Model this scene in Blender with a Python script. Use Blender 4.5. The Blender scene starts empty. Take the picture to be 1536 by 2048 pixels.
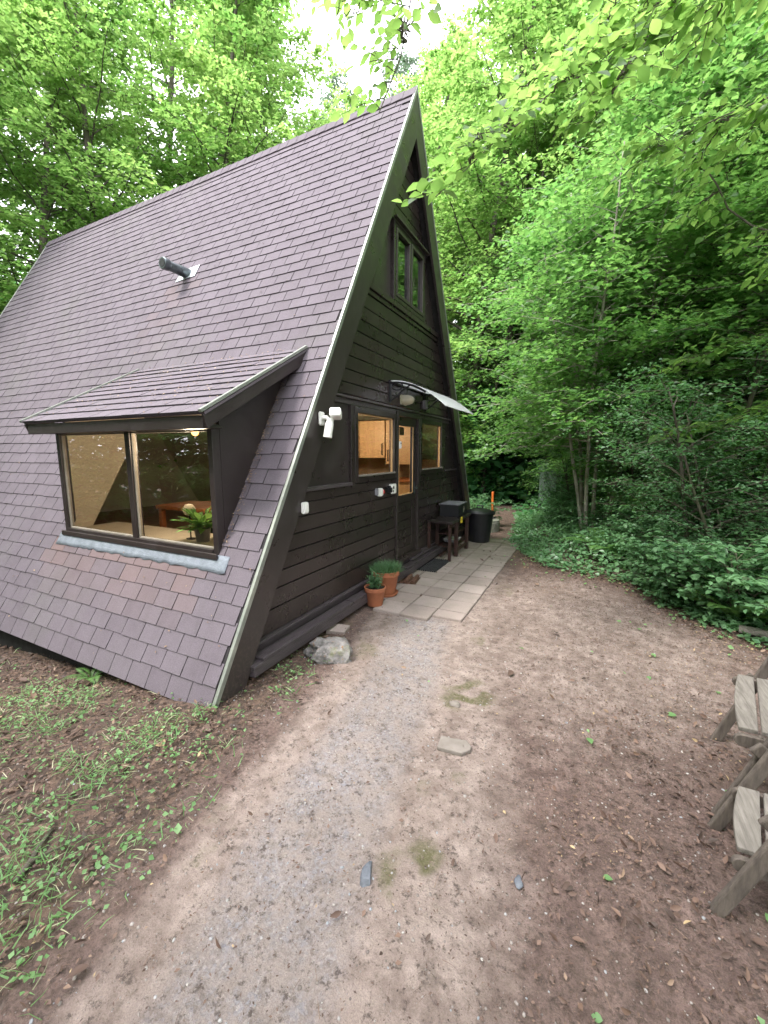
import bpy, bmesh, math, random
import numpy as np
from mathutils import Vector, Matrix, noise
random.seed(7)
S = bpy.context.scene
COL = S.collection
# ------------------------------------------------------------------ camera
cam_d = bpy.data.cameras.new('camera'); cam = bpy.data.objects.new('camera', cam_d); COL.objects.link(cam)
cam_d.sensor_fit = 'HORIZONTAL'; cam_d.sensor_width = 36; cam_d.lens = 820.04/1536*36
cam_d.clip_start = .05; cam_d.clip_end = 600
CF = Vector((-.4427215, .88483131, -.14515933)); CR = Vector((.8941939, .44767684, .00165069)); CU = Vector((-.06644506, .12906979, .98940692))
m = Matrix((CR, CU, -CF)).transposed().to_4x4(); m.translation = (2.01686, -1.63522, 1.60517); cam.matrix_world = m
S.camera = cam
# ------------------------------------------------------------------ world, sun, exposure
W = bpy.data.worlds.new('World'); S.world = W; W.use_nodes = True
nt = W.node_tree; nt.nodes.clear()
out = nt.nodes.new('ShaderNodeOutputWorld'); bg = nt.nodes.new('ShaderNodeBackground')
sky = nt.nodes.new('ShaderNodeTexSky'); sky.sky_type = 'NISHITA'; sky.sun_disc = False
SUN_EL, SUN_AZ = math.radians(58), math.radians(215)      # azimuth from +Y clockwise
sky.sun_elevation = SUN_EL; sky.sun_rotation = SUN_AZ; sky.dust_density = 3; sky.air_density = 1
mx = nt.nodes.new('ShaderNodeMixRGB'); tc = nt.nodes.new('ShaderNodeTexCoord')
nz = nt.nodes.new('ShaderNodeTexNoise'); nz.inputs['Scale'].default_value = 2.2; nz.inputs['Detail'].default_value = 6
rp = nt.nodes.new('ShaderNodeValToRGB'); rp.color_ramp.elements[0].position = .25; rp.color_ramp.elements[0].color = (.72, .72, .72, 1); rp.color_ramp.elements[1].position = .7
nt.links.new(tc.outputs['Generated'], nz.inputs['Vector']); nt.links.new(nz.outputs['Fac'], rp.inputs['Fac'])
mx.inputs['Color2'].default_value = (12.5, 12.1, 13.4, 1)    # bright cloud deck over the blue
nt.links.new(rp.outputs['Color'], mx.inputs['Fac']); nt.links.new(sky.outputs['Color'], mx.inputs['Color1'])
nt.links.new(mx.outputs['Color'], bg.inputs['Color']); bg.inputs['Strength'].default_value = .12
nt.links.new(bg.outputs['Background'], out.inputs['Surface'])
sd = bpy.data.lights.new('sun', 'SUN'); sd.energy = 1.5; sd.angle = math.radians(14); sd.color = (1, .96, .9)
sun = bpy.data.objects.new('sun', sd); COL.objects.link(sun)
dirv = Vector((math.sin(SUN_AZ)*math.cos(SUN_EL), math.cos(SUN_AZ)*math.cos(SUN_EL), math.sin(SUN_EL)))
sun.rotation_euler = dirv.to_track_quat('Z', 'Y').to_euler()
S.view_settings.view_transform = 'Standard'; S.view_settings.look = 'None'; S.view_settings.gamma = 1
S.view_settings.exposure = 2.1
S.render.engine = 'CYCLES'
S.cycles.max_bounces = 7; S.cycles.transparent_max_bounces = 12; S.cycles.diffuse_bounces = 3; S.cycles.transmission_bounces = 6

# ------------------------------------------------------------------ materials
class NT:
    def __init__(s, name):
        s.m = bpy.data.materials.new(name); s.m.use_nodes = True; s.t = s.m.node_tree; s.t.nodes.clear()
        s.out = s.n('OutputMaterial')
    def n(s, t, **kw):
        o = s.t.nodes.new('ShaderNode'+t)
        for k, v in kw.items(): setattr(o, k, v)
        return o
    def l(s, a, b): s.t.links.new(a, b)
    def pos(s, scale=(1, 1, 1), obj=False):
        mp = s.n('Mapping'); mp.inputs['Scale'].default_value = scale
        if obj: s.l(s.n('TexCoord').outputs['Object'], mp.inputs['Vector'])
        else: s.l(s.n('NewGeometry').outputs['Position'], mp.inputs['Vector'])
        return mp.outputs['Vector']
    def noise(s, vec, scale, detail=5, rough=.55):
        o = s.n('TexNoise'); o.inputs['Scale'].default_value = scale; o.inputs['Detail'].default_value = detail; o.inputs['Roughness'].default_value = rough
        s.l(vec, o.inputs['Vector']); return o.outputs['Fac']
    def ramp(s, fac, stops):
        o = s.n('ValToRGB'); e = o.color_ramp.elements
        while len(e) < len(stops): e.new(.5)
        for i, (p, c) in enumerate(stops):
            e[i].position = p; e[i].color = (c, c, c, 1) if isinstance(c, (int, float)) else (*c, 1)
        s.l(fac, o.inputs['Fac']); return o.outputs['Color']
    def mix(s, fac, a, b, mode='MIX'):
        o = s.n('MixRGB', blend_type=mode)
        for i, v in enumerate((fac, a, b)):
            if isinstance(v, (int, float)): o.inputs[i].default_value = v if i == 0 else (v, v, v, 1)
            elif isinstance(v, tuple): o.inputs[i].default_value = (*v, 1)
            else: s.l(v, o.inputs[i])
        return o.outputs['Color']
    def math(s, op, a, b=0.0):
        o = s.n('Math', operation=op)
        for i, v in enumerate((a, b)):
            if isinstance(v, (int, float)): o.inputs[i].default_value = v
            else: s.l(v, o.inputs[i])
        return o.outputs[0]
    def attr(s, name):
        return s.n('Attribute', attribute_name=name).outputs['Fac']
    def bump(s, h, strength=.4, dist=.01):
        o = s.n('Bump'); o.inputs['Strength'].default_value = strength; o.inputs['Distance'].default_value = dist
        s.l(h, o.inputs['Height']); return o.outputs['Normal']
    def principled(s, color, rough=.6, normal=None, metal=0, spec=.5, **kw):
        o = s.n('BsdfPrincipled')
        for k, v in (('Base Color', color), ('Roughness', rough), ('Metallic', metal), ('Specular IOR Level', spec)):
            if isinstance(v, (int, float)): o.inputs[k].default_value = v if k != 'Base Color' else (v, v, v, 1)
            elif isinstance(v, tuple): o.inputs[k].default_value = (*v, 1)
            else: s.l(v, o.inputs[k])
        if normal is not None: s.l(normal, o.inputs['Normal'])
        return o
    def done(s, sh):
        s.l(sh.outputs[0] if hasattr(sh, 'outputs') else sh, s.out.inputs['Surface']); return s.m

def simple(name, c1, c2=None, scale=12, rough=.6, metal=0, bump=.25, stretch=(1, 1, 1), dist=.004, spec=.5):
    t = NT(name); v = t.pos(stretch, obj=True)
    c2 = c2 or tuple(x*.6 for x in c1)
    f = t.noise(v, scale, 6)
    f2 = t.noise(v, scale*8, 3)
    col = t.ramp(f, [(.3, c2), (.7, c1)])
    r = t.ramp(f, [(.3, min(1, rough*1.2)), (.75, rough*.85)])
    return t.done(t.principled(col, r, t.bump(f2, bump, dist), metal, spec))

# painted black-brown timber (boards run along object Y)
def wood_paint(name, c1, c2, rough=.38, axis='y'):
    t = NT(name)
    st = {'y': (18, 1.2, 18), 'z': (18, 18, 1.2), 'x': (1.2, 18, 18)}[axis]
    v = t.pos(st); g = t.noise(v, 3.0, 6, .6); big = t.noise(t.pos(), 1.3, 3)
    tint = t.attr('tint')
    c = t.mix(big, c2, c1); c = t.mix(t.math('MULTIPLY', tint, .35), c, tuple(x*2.2 for x in c1))
    stn = t.noise(t.pos((1, 6, .8)), 3.5, 6, .7); c = t.mix(t.ramp(stn, [(.55, 0.), (.78, .5)]), c, (.045, .040, .036))
    sp_ = t.n('SeparateXYZ'); t.l(t.pos(), sp_.inputs[0]); lo_ = t.n('MapRange'); lo_.inputs['From Min'].default_value = .55; lo_.inputs['From Max'].default_value = .05; t.l(sp_.outputs['Z'], lo_.inputs['Value'])
    c = t.mix(t.math('MULTIPLY', lo_.outputs[0], t.ramp(t.noise(t.pos(), 38, 6, .8), [(.48, 0.), (.68, .55)])), c, (.12, .092, .072))
    c = t.mix(t.ramp(t.noise(t.pos(), 90, 3, .8), [(.70, 0.), (.76, .5)]), c, (.10, .09, .08))
    r = t.ramp(t.noise(t.pos(), 5, 4), [(.3, rough*.7), (.75, rough*1.5)])
    return t.done(t.principled(c, r, t.bump(g, .3, .002)))
M = {}
M['paint'] = wood_paint('black_brown_paint', (.024, .0172, .0165), (.0115, .0090, .0088), .30)
M['paintx'] = wood_paint('black_brown_paint_x', (.026, .019, .018), (.014, .0105, .0105), .4, 'x')
M['board'] = wood_paint('barge_board_paint', (.030, .0235, .0220), (.018, .0145, .0145), .34, 'z')
M['ledge'] = simple('ledge_sheen_paint', (.075, .062, .066), (.04, .033, .036), 7, .34, 0, .4, (14, 1.2, 14))  # paint lightened so the sheen of ledge tops sits in the colour
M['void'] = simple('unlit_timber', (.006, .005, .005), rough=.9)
M['trim'] = simple('aluminium_trim', (.36, .375, .335), (.22, .24, .215), 9, .42, .6, .15)
M['zinc'] = simple('zinc_flashing', (.20, .225, .26), (.12, .14, .165), 14, .5, .15, .6, dist=.01)
M['plate'] = simple('flue_plate', (.62, .66, .68), (.45, .5, .52), 14, .4, .4, .2)
M['flue'] = simple('flue_steel', (.16, .19, .2), (.07, .08, .085), 14, .3, .75, .1)
M['white'] = simple('white_plastic', (.72, .72, .69), (.6, .6, .57), 10, .35, 0, .05)
M['cream'] = simple('cream_plastic', (.55, .52, .40), (.45, .42, .32), 10, .4, 0, .05)
M['greyp'] = simple('grey_plastic', (.2, .2, .22), (.13, .13, .15), 10, .4, 0, .05)
M['red'] = simple('red_plastic', (.5, .04, .03), rough=.4, bump=.05)
M['yellow'] = simple('yellow_paper', (.75, .62, .03), (.62, .5, .02), rough=.6, bump=.05)
M['black'] = simple('black_plastic', (.012, .012, .015), (.007, .007, .009), 10, .4, 0, .15)
M['rubber'] = simple('black_rubber', (.03, .03, .032), (.016, .016, .018), 30, .7, 0, .4)
M['orange'] = simple('orange_plastic', (.85, .2, .03), (.65, .14, .02), 10, .5, 0, .05)
M['concrete'] = simple('old_concrete', (.24, .235, .2), (.13, .14, .10), 7, .9, 0, .6)
M['greenbox'] = simple('utility_green', (.11, .15, .12), (.06, .09, .07), 5, .7, 0, .3)
M['terracotta'] = simple('terracotta', (.36, .125, .055), (.25, .085, .042), 9, .8, 0, .3)
M['soil'] = simple('potting_soil', (.03, .02, .013), (.012, .009, .006), 40, .95, 0, .9)
M['brownwood'] = simple('red_brown_stain', (.045, .018, .013), (.02, .01, .008), 5, .5, 0, .4, (1, 1, 6))
M['greywood'] = simple('weathered_wood', (.125, .103, .084), (.055, .044, .037), 5, .8, 0, .8, (12, 12, 2), .004)
M['greywood2'] = simple('weathered_slat', (.20, .182, .158), (.105, .093, .08), 6, .8, 0, .8, (14, 1.5, 14), .004)
M['birch'] = simple('birch_veneer', (.62, .40, .2), (.5, .31, .15), 3, .45, 0, .05, (6, 6, 1))
M['lining'] = simple('cream_lining', (.60, .54, .44), (.50, .45, .36), 2, .7, 0, .05)
M['bead'] = simple('grey_bead', (.3, .27, .22), (.2, .18, .15), 6, .6)
M['floorw'] = simple('interior_floor', (.3, .17, .08), (.2, .11, .05), 3, .5, 0, .1, (1, 8, 1))
M['oakred'] = simple('orange_oak', (.42, .15, .05), (.3, .1, .03), 3, .5, 0, .1, (1, 1, 6))
M['splash'] = simple('kitchen_splashback', (.30, .22, .13), (.2, .14, .08), 4, .5, 0, .1)
M['darkcloth'] = simple('dark_cloth', (.03, .035, .028), (.015, .018, .014), 9, .9, 0, .3)
M['scraper'] = simple('brown_bristle', (.13, .06, .035), (.05, .025, .015), 30, .9, 0, .9)

t = NT('stone_rock'); v = t.pos((1, 1, 1), True); a = t.noise(v, 9, 9, .7); b = t.noise(v, 34, 6, .7); vo = t.n('TexVoronoi'); vo.inputs['Scale'].default_value = 26; t.l(v, vo.inputs['Vector'])
c = t.ramp(a, [(.34, (.05, .045, .042)), (.5, (.17, .16, .155)), (.66, (.29, .275, .265))]); c = t.mix(t.ramp(b, [(.56, 0.), (.68, 1.)]), c, (.2, .115, .06)); c = t.mix(t.ramp(t.noise(v, 6, 4), [(.58, 0.), (.7, .8)]), c, (.11, .12, .03))
M['rock'] = t.done(t.principled(c, .85, t.bump(t.math('ADD', b, t.math('MULTIPLY', vo.outputs['Distance'], -.6)), .9, .02)))
M['slate'] = simple('blue_grey_stone', (.115, .125, .145), (.07, .078, .092), 12, .7, 0, .7)
M['palestone'] = simple('pale_slab', (.19, .165, .145), (.135, .118, .10), 12, .85, 0, .5)

t = NT('bark'); v = t.pos((1, 1, .25)); a = t.noise(v, 14, 7, .7); b = t.noise(t.pos(), 2.5, 4)
c = t.ramp(a, [(.3, (.035, .028, .022)), (.7, (.14, .12, .095))]); c = t.mix(t.ramp(b, [(.45, 0.), (.65, .6)]), c, (.07, .085, .03))
M['bark'] = t.done(t.principled(c, .9, t.bump(a, .8, .02)))
t = NT('pale_bark'); v = t.pos((1, 1, .2)); a = t.noise(v, 16, 7, .7); b = t.noise(t.pos(), 4, 4)
c = t.ramp(a, [(.3, (.16, .14, .115)), (.65, (.42, .39, .34))]); c = t.mix(t.ramp(b, [(.5, 0.), (.68, .7)]), c, (.11, .12, .045))
M['palebark'] = t.done(t.principled(c, .85, t.bump(a, .6, .01)))

def leaf_mat(name, c1, c2, tr1, tr2, trans=.45, rough=.42, spec=.4):
    t = NT(name); ti = t.attr('tint')
    oi = t.n('ObjectInfo').outputs['Random']
    f = t.math('ADD', t.math('MULTIPLY', ti, .75), t.math('MULTIPLY', oi, .25))
    c = t.mix(f, c1, c2); tr = t.mix(f, tr1, tr2)
    p = t.principled(c, rough, spec=spec)
    tb = t.n('BsdfTranslucent'); t.l(tr, tb.inputs['Color'])
    mx = t.n('MixShader'); mx.inputs[0].default_value = trans; t.l(p.outputs[0], mx.inputs[1]); t.l(tb.outputs[0], mx.inputs[2])
    return t.done(mx)
M['leaf'] = leaf_mat('beech_leaf', (.075, .165, .035), (.190, .300, .068), (.19, .44, .085), (.54, .77, .22), .52, .4, .5)
M['leafnear'] = leaf_mat('near_leaf', (.055, .125, .035), (.112, .20, .05), (.20, .40, .08), (.40, .62, .15), .55)
M['leafmid'] = leaf_mat('hazel_leaf', (.066, .162, .047), (.140, .258, .080), (.155, .40, .085), (.38, .64, .155), .48, .4, .55)
M['leafdark'] = leaf_mat('undergrowth_leaf', (.042, .135, .058), (.095, .235, .10), (.08, .30, .09), (.22, .52, .15), .4, .36, .6)
M['leafsmall'] = leaf_mat('shrub_leaf', (.05, .125, .055), (.14, .25, .12), (.09, .29, .08), (.24, .48, .15), .4, .36, .6)
M['ivy'] = leaf_mat('ivy_leaf', (.06, .15, .07), (.16, .29, .14), (.10, .28, .09), (.26, .5, .17), .35, .35, .5)
M['weed'] = leaf_mat('weed_leaf', (.08, .19, .06), (.20, .34, .14), (.14, .34, .09), (.34, .54, .2), .4, .5, .4)
M['herb'] = leaf_mat('herb_leaf', (.06, .14, .07), (.13, .24, .11), (.1, .25, .08), (.2, .35, .12), .35, .5)
M['birchleaf'] = leaf_mat('birch_leaf', (.06, .10, .06), (.11, .15, .10), (.10, .18, .09), (.18, .28, .15), .4)
t = NT('dead_leaf'); ti = t.attr('tint')
c = t.ramp(ti, [(0, (.035, .022, .016)), (.5, (.085, .050, .036)), (.8, (.14, .085, .06)), (.95, (.22, .15, .10)), (1, (.33, .24, .13))])
M['dead'] = t.done(t.principled(c, .7))
t = NT('straw'); ti = t.attr('tint'); M['straw'] = t.done(t.principled(t.mix(ti, (.16, .17, .09), (.38, .36, .24)), .7))
t = NT('pebble'); ti = t.attr('tint')
c = t.ramp(ti, [(0, (.12, .10, .09)), (.5, (.22, .19, .17)), (.8, (.28, .255, .235)), (.92, (.22, .235, .255)), (1, (.40, .37, .33))])
M['pebble'] = t.done(t.principled(c, .8))

# shingles
t = NT('shingle'); p = t.pos(); ti = t.attr('tint'); fine = t.noise(p, 220, 3, .7); mid = t.noise(p, 5, 5)
c = t.mix(ti, (.088, .072, .086), (.110, .092, .108)); c = t.mix(t.ramp(mid, [(.35, .0), (.7, .5)]), c, (.126, .106, .124))
c = t.mix(t.ramp(t.noise(t.pos((5, .5, .5)), 2.0, 6, .7), [(.5, 0.), (.75, .4)]), c, (.075, .063, .068))
c = t.mix(t.ramp(t.noise(p, 48, 4, .8), [(.64, 0.), (.72, .5)]), c, (.20, .175, .17))
c = t.mix(t.ramp(t.noise(t.pos((1, 1, 1)), 1.1, 5), [(.55, 0.), (.8, .35)]), c, (.10, .105, .085))
c = t.mix(t.math('MULTIPLY', t.math('MINIMUM', ti, 0.), -1.), c, (.016, .013, .015))
c = t.mix(.55, c, t.ramp(fine, [(.3, (.35, .35, .35)), (.7, (1.5, 1.5, 1.5))]), 'MULTIPLY')
c = t.mix(t.math('MULTIPLY', t.attr('rust'), .45), c, (.175, .10, .078))
M['shingle'] = t.done(t.principled(c, .88, t.bump(fine, .5, .003)))
# glass: real reflecting pane that also lets light in
t = NT('window_glass'); fr = t.n('Fresnel'); fr.inputs['IOR'].default_value = 2.3
gl = t.n('BsdfGlossy'); gl.inputs['Roughness'].default_value = .0; gl.inputs['Color'].default_value = (.95, .97, .96, 1)
tr = t.n('BsdfTransparent'); tr.inputs['Color'].default_value = (.72, .74, .72, 1)
mx = t.n('MixShader'); t.l(fr.outputs[0], mx.inputs[0]); t.l(tr.outputs[0], mx.inputs[1]); t.l(gl.outputs[0], mx.inputs[2])
M['glass'] = t.done(mx)
t = NT('canopy_sheet'); p = t.principled((.9, .91, .92), .2); tb = t.n('BsdfTranslucent'); tb.inputs['Color'].default_value = (.9, .92, .93, 1)
mx = t.n('MixShader'); mx.inputs[0].default_value = .5; t.l(p.outputs[0], mx.inputs[1]); t.l(tb.outputs[0], mx.inputs[2]); M['canopy'] = t.done(mx)
t = NT('lit_bulb'); e = t.n('Emission'); e.inputs['Color'].default_value = (1, .42, .10, 1); e.inputs['Strength'].default_value = 2.6; M['bulb'] = t.done(e)
# paving
t = NT('paving'); p = t.pos(); ti = t.attr('tint'); a = t.noise(p, 130, 4, .7); b = t.noise(p, 4, 5)
c = t.mix(ti, (.235, .190, .170), (.32, .265, .240)); c = t.mix(t.ramp(b, [(.4, 0.), (.7, .45)]), c, (.15, .135, .11))
sx = t.n('SeparateXYZ'); t.l(p, sx.inputs[0])
far = t.n('MapRange'); far.inputs['From Min'].default_value = 3.6; far.inputs['From Max'].default_value = 5.8; t.l(sx.outputs['Y'], far.inputs['Value'])
c = t.mix(t.math('MULTIPLY', far.outputs[0], t.ramp(t.noise(p, 7, 5), [(.35, .2), (.6, .85)])), c, (.10, .105, .05))
c = t.mix(.5, c, t.ramp(a, [(.3, (.6, .6, .6)), (.7, (1.35, 1.35, 1.35))]), 'MULTIPLY')
M['paving'] = t.done(t.principled(c, .85, t.bump(a, .5, .003)))
# ground
t = NT('ground'); p = t.pos()
n1 = t.noise(p, 1.7, 7, .62); n2 = t.noise(p, 9, 7, .65); n3 = t.noise(p, 60, 6, .7); n4 = t.noise(p, 210, 4, .7)
vo = t.n('TexVoronoi'); vo.inputs['Scale'].default_value = 95; t.l(p, vo.inputs['Vector'])
vo2 = t.n('TexVoronoi'); vo2.inputs['Scale'].default_value = 42; t.l(p, vo2.inputs['Vector'])
sand = t.mix(t.ramp(n2, [(.3, 0.), (.7, 1.)]), (.190, .143, .122), (.355, .286, .250))
soil = t.mix(t.ramp(n2, [(.3, 0.), (.7, 1.)]), (.082, .050, .042), (.210, .142, .121))
soil = t.mix(t.ramp(n3, [(.48, 0.), (.62, .75)]), soil, (.065, .042, .030))
grav = t.ramp(vo.outputs['Color'], [(.15, (.165, .143, .138)), (.5, (.265, .232, .222)), (.72, (.225, .222, .245)), (.95, (.36, .325, .31))])
grav = t.mix(t.ramp(n2, [(.38, 0.), (.6, .85)]), grav, t.mix(n3, (.21, .170, .150), (.335, .278, .246)))
def mask(att, w=.55, lo=.42, hi=.58):
    f = t.math('ADD', t.attr(att), t.math('MULTIPLY', t.math('SUBTRACT', t.math('ADD', t.math('MULTIPLY', n1, .5), t.math('MULTIPLY', n2, .5)), .5), w*2.4))
    return t.ramp(f, [(lo, 0.), (hi, 1.)])
c = t.mix(mask('sand', .6, .2, .95), soil, sand)
c = t.mix(mask('grav', .7, .25, 1.05), c, grav)
litter = t.ramp(vo2.outputs['Color'], [(.1, (.035, .022, .016)), (.45, (.08, .05, .036)), (.75, (.13, .08, .056)), (.95, (.20, .135, .095))])
c = t.mix(mask('litter'), c, litter)
moss = t.mix(n3, (.06, .058, .022), (.125, .115, .048))
specks = t.noise(p, 26, 8, .8)
c = t.mix(t.ramp(specks, [(.54, 0.), (.62, .8)]), c, (.040, .027, .022))
c = t.mix(t.ramp(t.noise(p, 7, 8, .75), [(.54, 0.), (.66, .45)]), c, (.06, .042, .033))
c = t.mix(t.ramp(t.noise(p, 33, 8, .8), [(.60, 0.), (.70, .5)]), c, (.30, .25, .20))
c = t.mix(t.math('MULTIPLY', mask('moss', 1.1, .34, .85), t.ramp(specks, [(.36, .35), (.52, .95)])), c, moss)
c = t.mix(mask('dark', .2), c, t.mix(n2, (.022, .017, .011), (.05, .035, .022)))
c = t.mix(.55, c, t.ramp(n4, [(.3, (.55, .55, .55)), (.7, (1.4, 1.4, 1.4))]), 'MULTIPLY')
c = t.mix(t.ramp(n1, [(.3, .28), (.6, 0.)]), c, (.10, .075, .055))
h = t.math('ADD', t.math('MULTIPLY', n3, .8), t.math('ADD', t.math('MULTIPLY', n4, .3), t.math('MULTIPLY', n2, 1.2)))
M['ground'] = t.done(t.principled(c, .92, t.bump(h, 1.0, .02)))

# ------------------------------------------------------------------ helpers
def tag(o, label=None, cat=None, group=None, kind=None):
    if label: o['label'] = label
    if cat: o['category'] = cat
    if group: o['group'] = group
    if kind: o['kind'] = kind
    return o
def empty(name, loc=(0, 0, 0), rz=0, **kw):
    o = bpy.data.objects.new(name, None); COL.objects.link(o); o.location = loc; o.rotation_euler = (0, 0, rz); o.empty_display_size = .1
    return tag(o, **kw)
class MB:
    """collects shapes and links them as one mesh"""
    def __init__(s): s.v = []; s.f = []; s.tint = []; s.smooth = []
    def add(s, vs, fs, tint=0., smooth=False):
        b = len(s.v); s.v += [tuple(v) for v in vs]
        for f in fs: s.f.append([b+i for i in f]); s.tint.append(tint); s.smooth.append(smooth)
    def box(s, a, b, tint=0., rot=None, at=None, bev=0.):
        (x0, y0, z0), (x1, y1, z1) = a, b
        if bev:
            bm = bmesh.new(); bmesh.ops.create_cube(bm, size=1)
            for v in bm.verts: v.co = Vector(((x0+x1)/2+v.co.x*(x1-x0), (y0+y1)/2+v.co.y*(y1-y0), (z0+z1)/2+v.co.z*(z1-z0)))
            bmesh.ops.bevel(bm, geom=bm.edges[:], offset=bev, segments=2, affect='EDGES')
            vs = [v.co.copy() for v in bm.verts]; fs = [[v.index for v in f.verts] for f in bm.faces]; bm.free()
        else:
            vs = [Vector(q) for q in ((x0, y0, z0), (x1, y0, z0), (x1, y1, z0), (x0, y1, z0), (x0, y0, z1), (x1, y0, z1), (x1, y1, z1), (x0, y1, z1))]
            fs = [(0, 3, 2, 1), (4, 5, 6, 7), (0, 1, 5, 4), (1, 2, 6, 5), (2, 3, 7, 6), (3, 0, 4, 7)]
        if rot is not None:
            vs = [rot @ v for v in vs]
        if at is not None: vs = [v+Vector(at) for v in vs]
        s.add(vs, fs, tint); return s
    def beam(s, p, q, w, h, up=(0, 0, 1), tint=0., bev=0.):
        """box from p to q, w across, h along up"""
        p, q = Vector(p), Vector(q); d = q-p; L = d.length; d.normalize(); r = d.cross(Vector(up)).normalized(); u = r.cross(d)
        R = Matrix((d, r, u)).transposed()
        return s.box((0, -w/2, -h/2), (L, w/2, h/2), tint, R, p, bev)
    def prism(s, poly, axis, a, b, tint=0.):
        """poly: 2D points in the other two axes, extruded along axis from a to b"""
        def mk(u, v, w): return {'x': (w, u, v), 'y': (u, w, v), 'z': (u, v, w)}[axis]
        n = len(poly); vs = [mk(u, v, a) for u, v in poly]+[mk(u, v, b) for u, v in poly]
        ar = sum(poly[i][0]*poly[(i+1) % n][1]-poly[(i+1) % n][0]*poly[i][1] for i in range(n))
        fs = [list(range(n)), list(range(2*n-1, n-1, -1))]+[[i, i+n, (i+1) % n+n, (i+1) % n] for i in range(n)]
        s.add(vs, fs, tint); return s
    def tube(s, pts, rad, sides=8, tint=0., cap=True):
        pts = [Vector(p) for p in pts]; n = len(pts)
        if isinstance(rad, (int, float)): rad = [rad]*n
        vs = []; ref = Vector((.13, .31, .94))
        for i, p in enumerate(pts):
            d = (pts[min(i+1, n-1)]-pts[max(i-1, 0)]).normalized()
            a = d.cross(ref)
            if a.length < .1: a = d.cross(Vector((1, 0, 0)))
            a.normalize(); b = d.cross(a)
            for k in range(sides):
                t = 2*math.pi*k/sides; vs.append(p+a*(math.cos(t)*rad[i])+b*(math.sin(t)*rad[i]))
        fs = [[i*sides+k, i*sides+(k+1) % sides, (i+1)*sides+(k+1) % sides, (i+1)*sides+k] for i in range(n-1) for k in range(sides)]
        if cap: fs += [list(range(sides))[::-1], list(range((n-1)*sides, n*sides))]
        s.add(vs, fs, tint, sides > 4); return s
    def lathe(s, prof, c=(0, 0, 0), sides=32, tint=0.):
        c = Vector(c); vs = [c+Vector((r*math.cos(2*math.pi*k/sides), r*math.sin(2*math.pi*k/sides), z)) for r, z in prof for k in range(sides)]
        fs = [[i*sides+k, i*sides+(k+1) % sides, (i+1)*sides+(k+1) % sides, (i+1)*sides+k] for i in range(len(prof)-1) for k in range(sides)]
        s.add(vs, fs, tint, True); return s
    def build(s, name, mat, parent=None, bevel=0., fix=True, weld=False):
        me = bpy.data.meshes.new(name); me.from_pydata([tuple(v) for v in s.v], [], s.f); me.update()
        if fix:
            bm = bmesh.new(); bm.from_mesh(me); bmesh.ops.recalc_face_normals(bm, faces=bm.faces); bm.to_mesh(me); bm.free()
        at = me.attributes.new('tint', 'FLOAT', 'FACE'); at.data.foreach_set('value', s.tint)
        me.polygons.foreach_set('use_smooth', s.smooth)
        me.materials.append(mat); o = bpy.data.objects.new(name, me); COL.objects.link(o)
        if parent is not None: o.parent = parent
        if any(s.smooth):
            md = o.modifiers.new('e', 'EDGE_SPLIT'); md.split_angle = math.radians(40)
        if bevel:
            b = o.modifiers.new('b', 'BEVEL'); b.width = bevel; b.segments = 2; b.limit_method = 'ANGLE'
        return o
def npmesh(name, V, F, mat, parent=None, tint=None, extra=None):
    """V (n,3), F (m,k) numpy -> object"""
    me = bpy.data.meshes.new(name); V = np.ascontiguousarray(V, dtype=np.float32); F = np.ascontiguousarray(F, dtype=np.int32)
    k = F.shape[1]; me.vertices.add(len(V)); me.vertices.foreach_set('co', V.ravel())
    me.loops.add(F.size); me.loops.foreach_set('vertex_index', F.ravel())
    me.polygons.add(len(F)); me.polygons.foreach_set('loop_start', np.arange(0, F.size, k, dtype=np.int32)); me.polygons.foreach_set('loop_total', np.full(len(F), k, dtype=np.int32))
    me.update(calc_edges=True)
    if tint is not None:
        at = me.attributes.new('tint', 'FLOAT', 'FACE'); at.data.foreach_set('value', np.ascontiguousarray(tint, dtype=np.float32))
    for nm, a in (extra or {}).items():
        at = me.attributes.new(nm, 'FLOAT', 'POINT'); at.data.foreach_set('value', np.ascontiguousarray(a, dtype=np.float32))
    me.materials.append(mat)
    o = bpy.data.objects.new(name, me); COL.objects.link(o)
    if parent is not None: o.parent = parent
    return o
def norm(a): return a/np.maximum(np.linalg.norm(a, axis=1, keepdims=True), 1e-9)
KITE = (np.array([[0, 0, 0], [.42, .5, .10], [1, 0, -.04], [.42, -.5, .10]]), np.array([[0, 1, 2], [0, 2, 3]]))
OVAL = (np.array([[0, 0, 0], [.22, .36, .07], [.5, .47, .09], [.8, .27, .03], [1.04, 0, -.06], [.8, -.27, .03], [.5, -.47, .09], [.22, -.36, .07], [.25, 0, 0], [.5, 0, 0], [.8, 0, -.03]]),
        np.array([[0, 8, 1], [8, 9, 1], [1, 9, 2], [9, 10, 2], [2, 10, 3], [10, 4, 3], [0, 7, 8], [8, 7, 9], [7, 6, 9], [9, 6, 10], [6, 5, 10], [10, 5, 4]]))
BLADE = (np.array([[0, .5, 0], [0, -.5, 0], [.55, -.35, .16], [.55, .35, .16], [1, 0, .05]]), np.array([[0, 1, 2], [0, 2, 3], [3, 2, 4]]))
def leaves(P, D, N, L, shape=KITE, width=.62, tint=None, rng=None):
    """P base points, D length directions, N normals, L lengths"""
    D = norm(D); N = norm(N - D*(N*D).sum(1, keepdims=True)); B = np.cross(N, D)
    T, F = shape; n = len(P)
    V = P[:, None, :] + L[:, None, None]*(D[:, None, :]*T[None, :, 0:1] + B[:, None, :]*T[None, :, 1:2]*width + N[:, None, :]*T[None, :, 2:3])
    Fs = (F[None] + (np.arange(n)*len(T))[:, None, None]).reshape(-1, F.shape[1])
    if tint is None: tint = rng.random(n)
    return V.reshape(-1, 3), Fs, np.repeat(tint, len(F))

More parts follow.
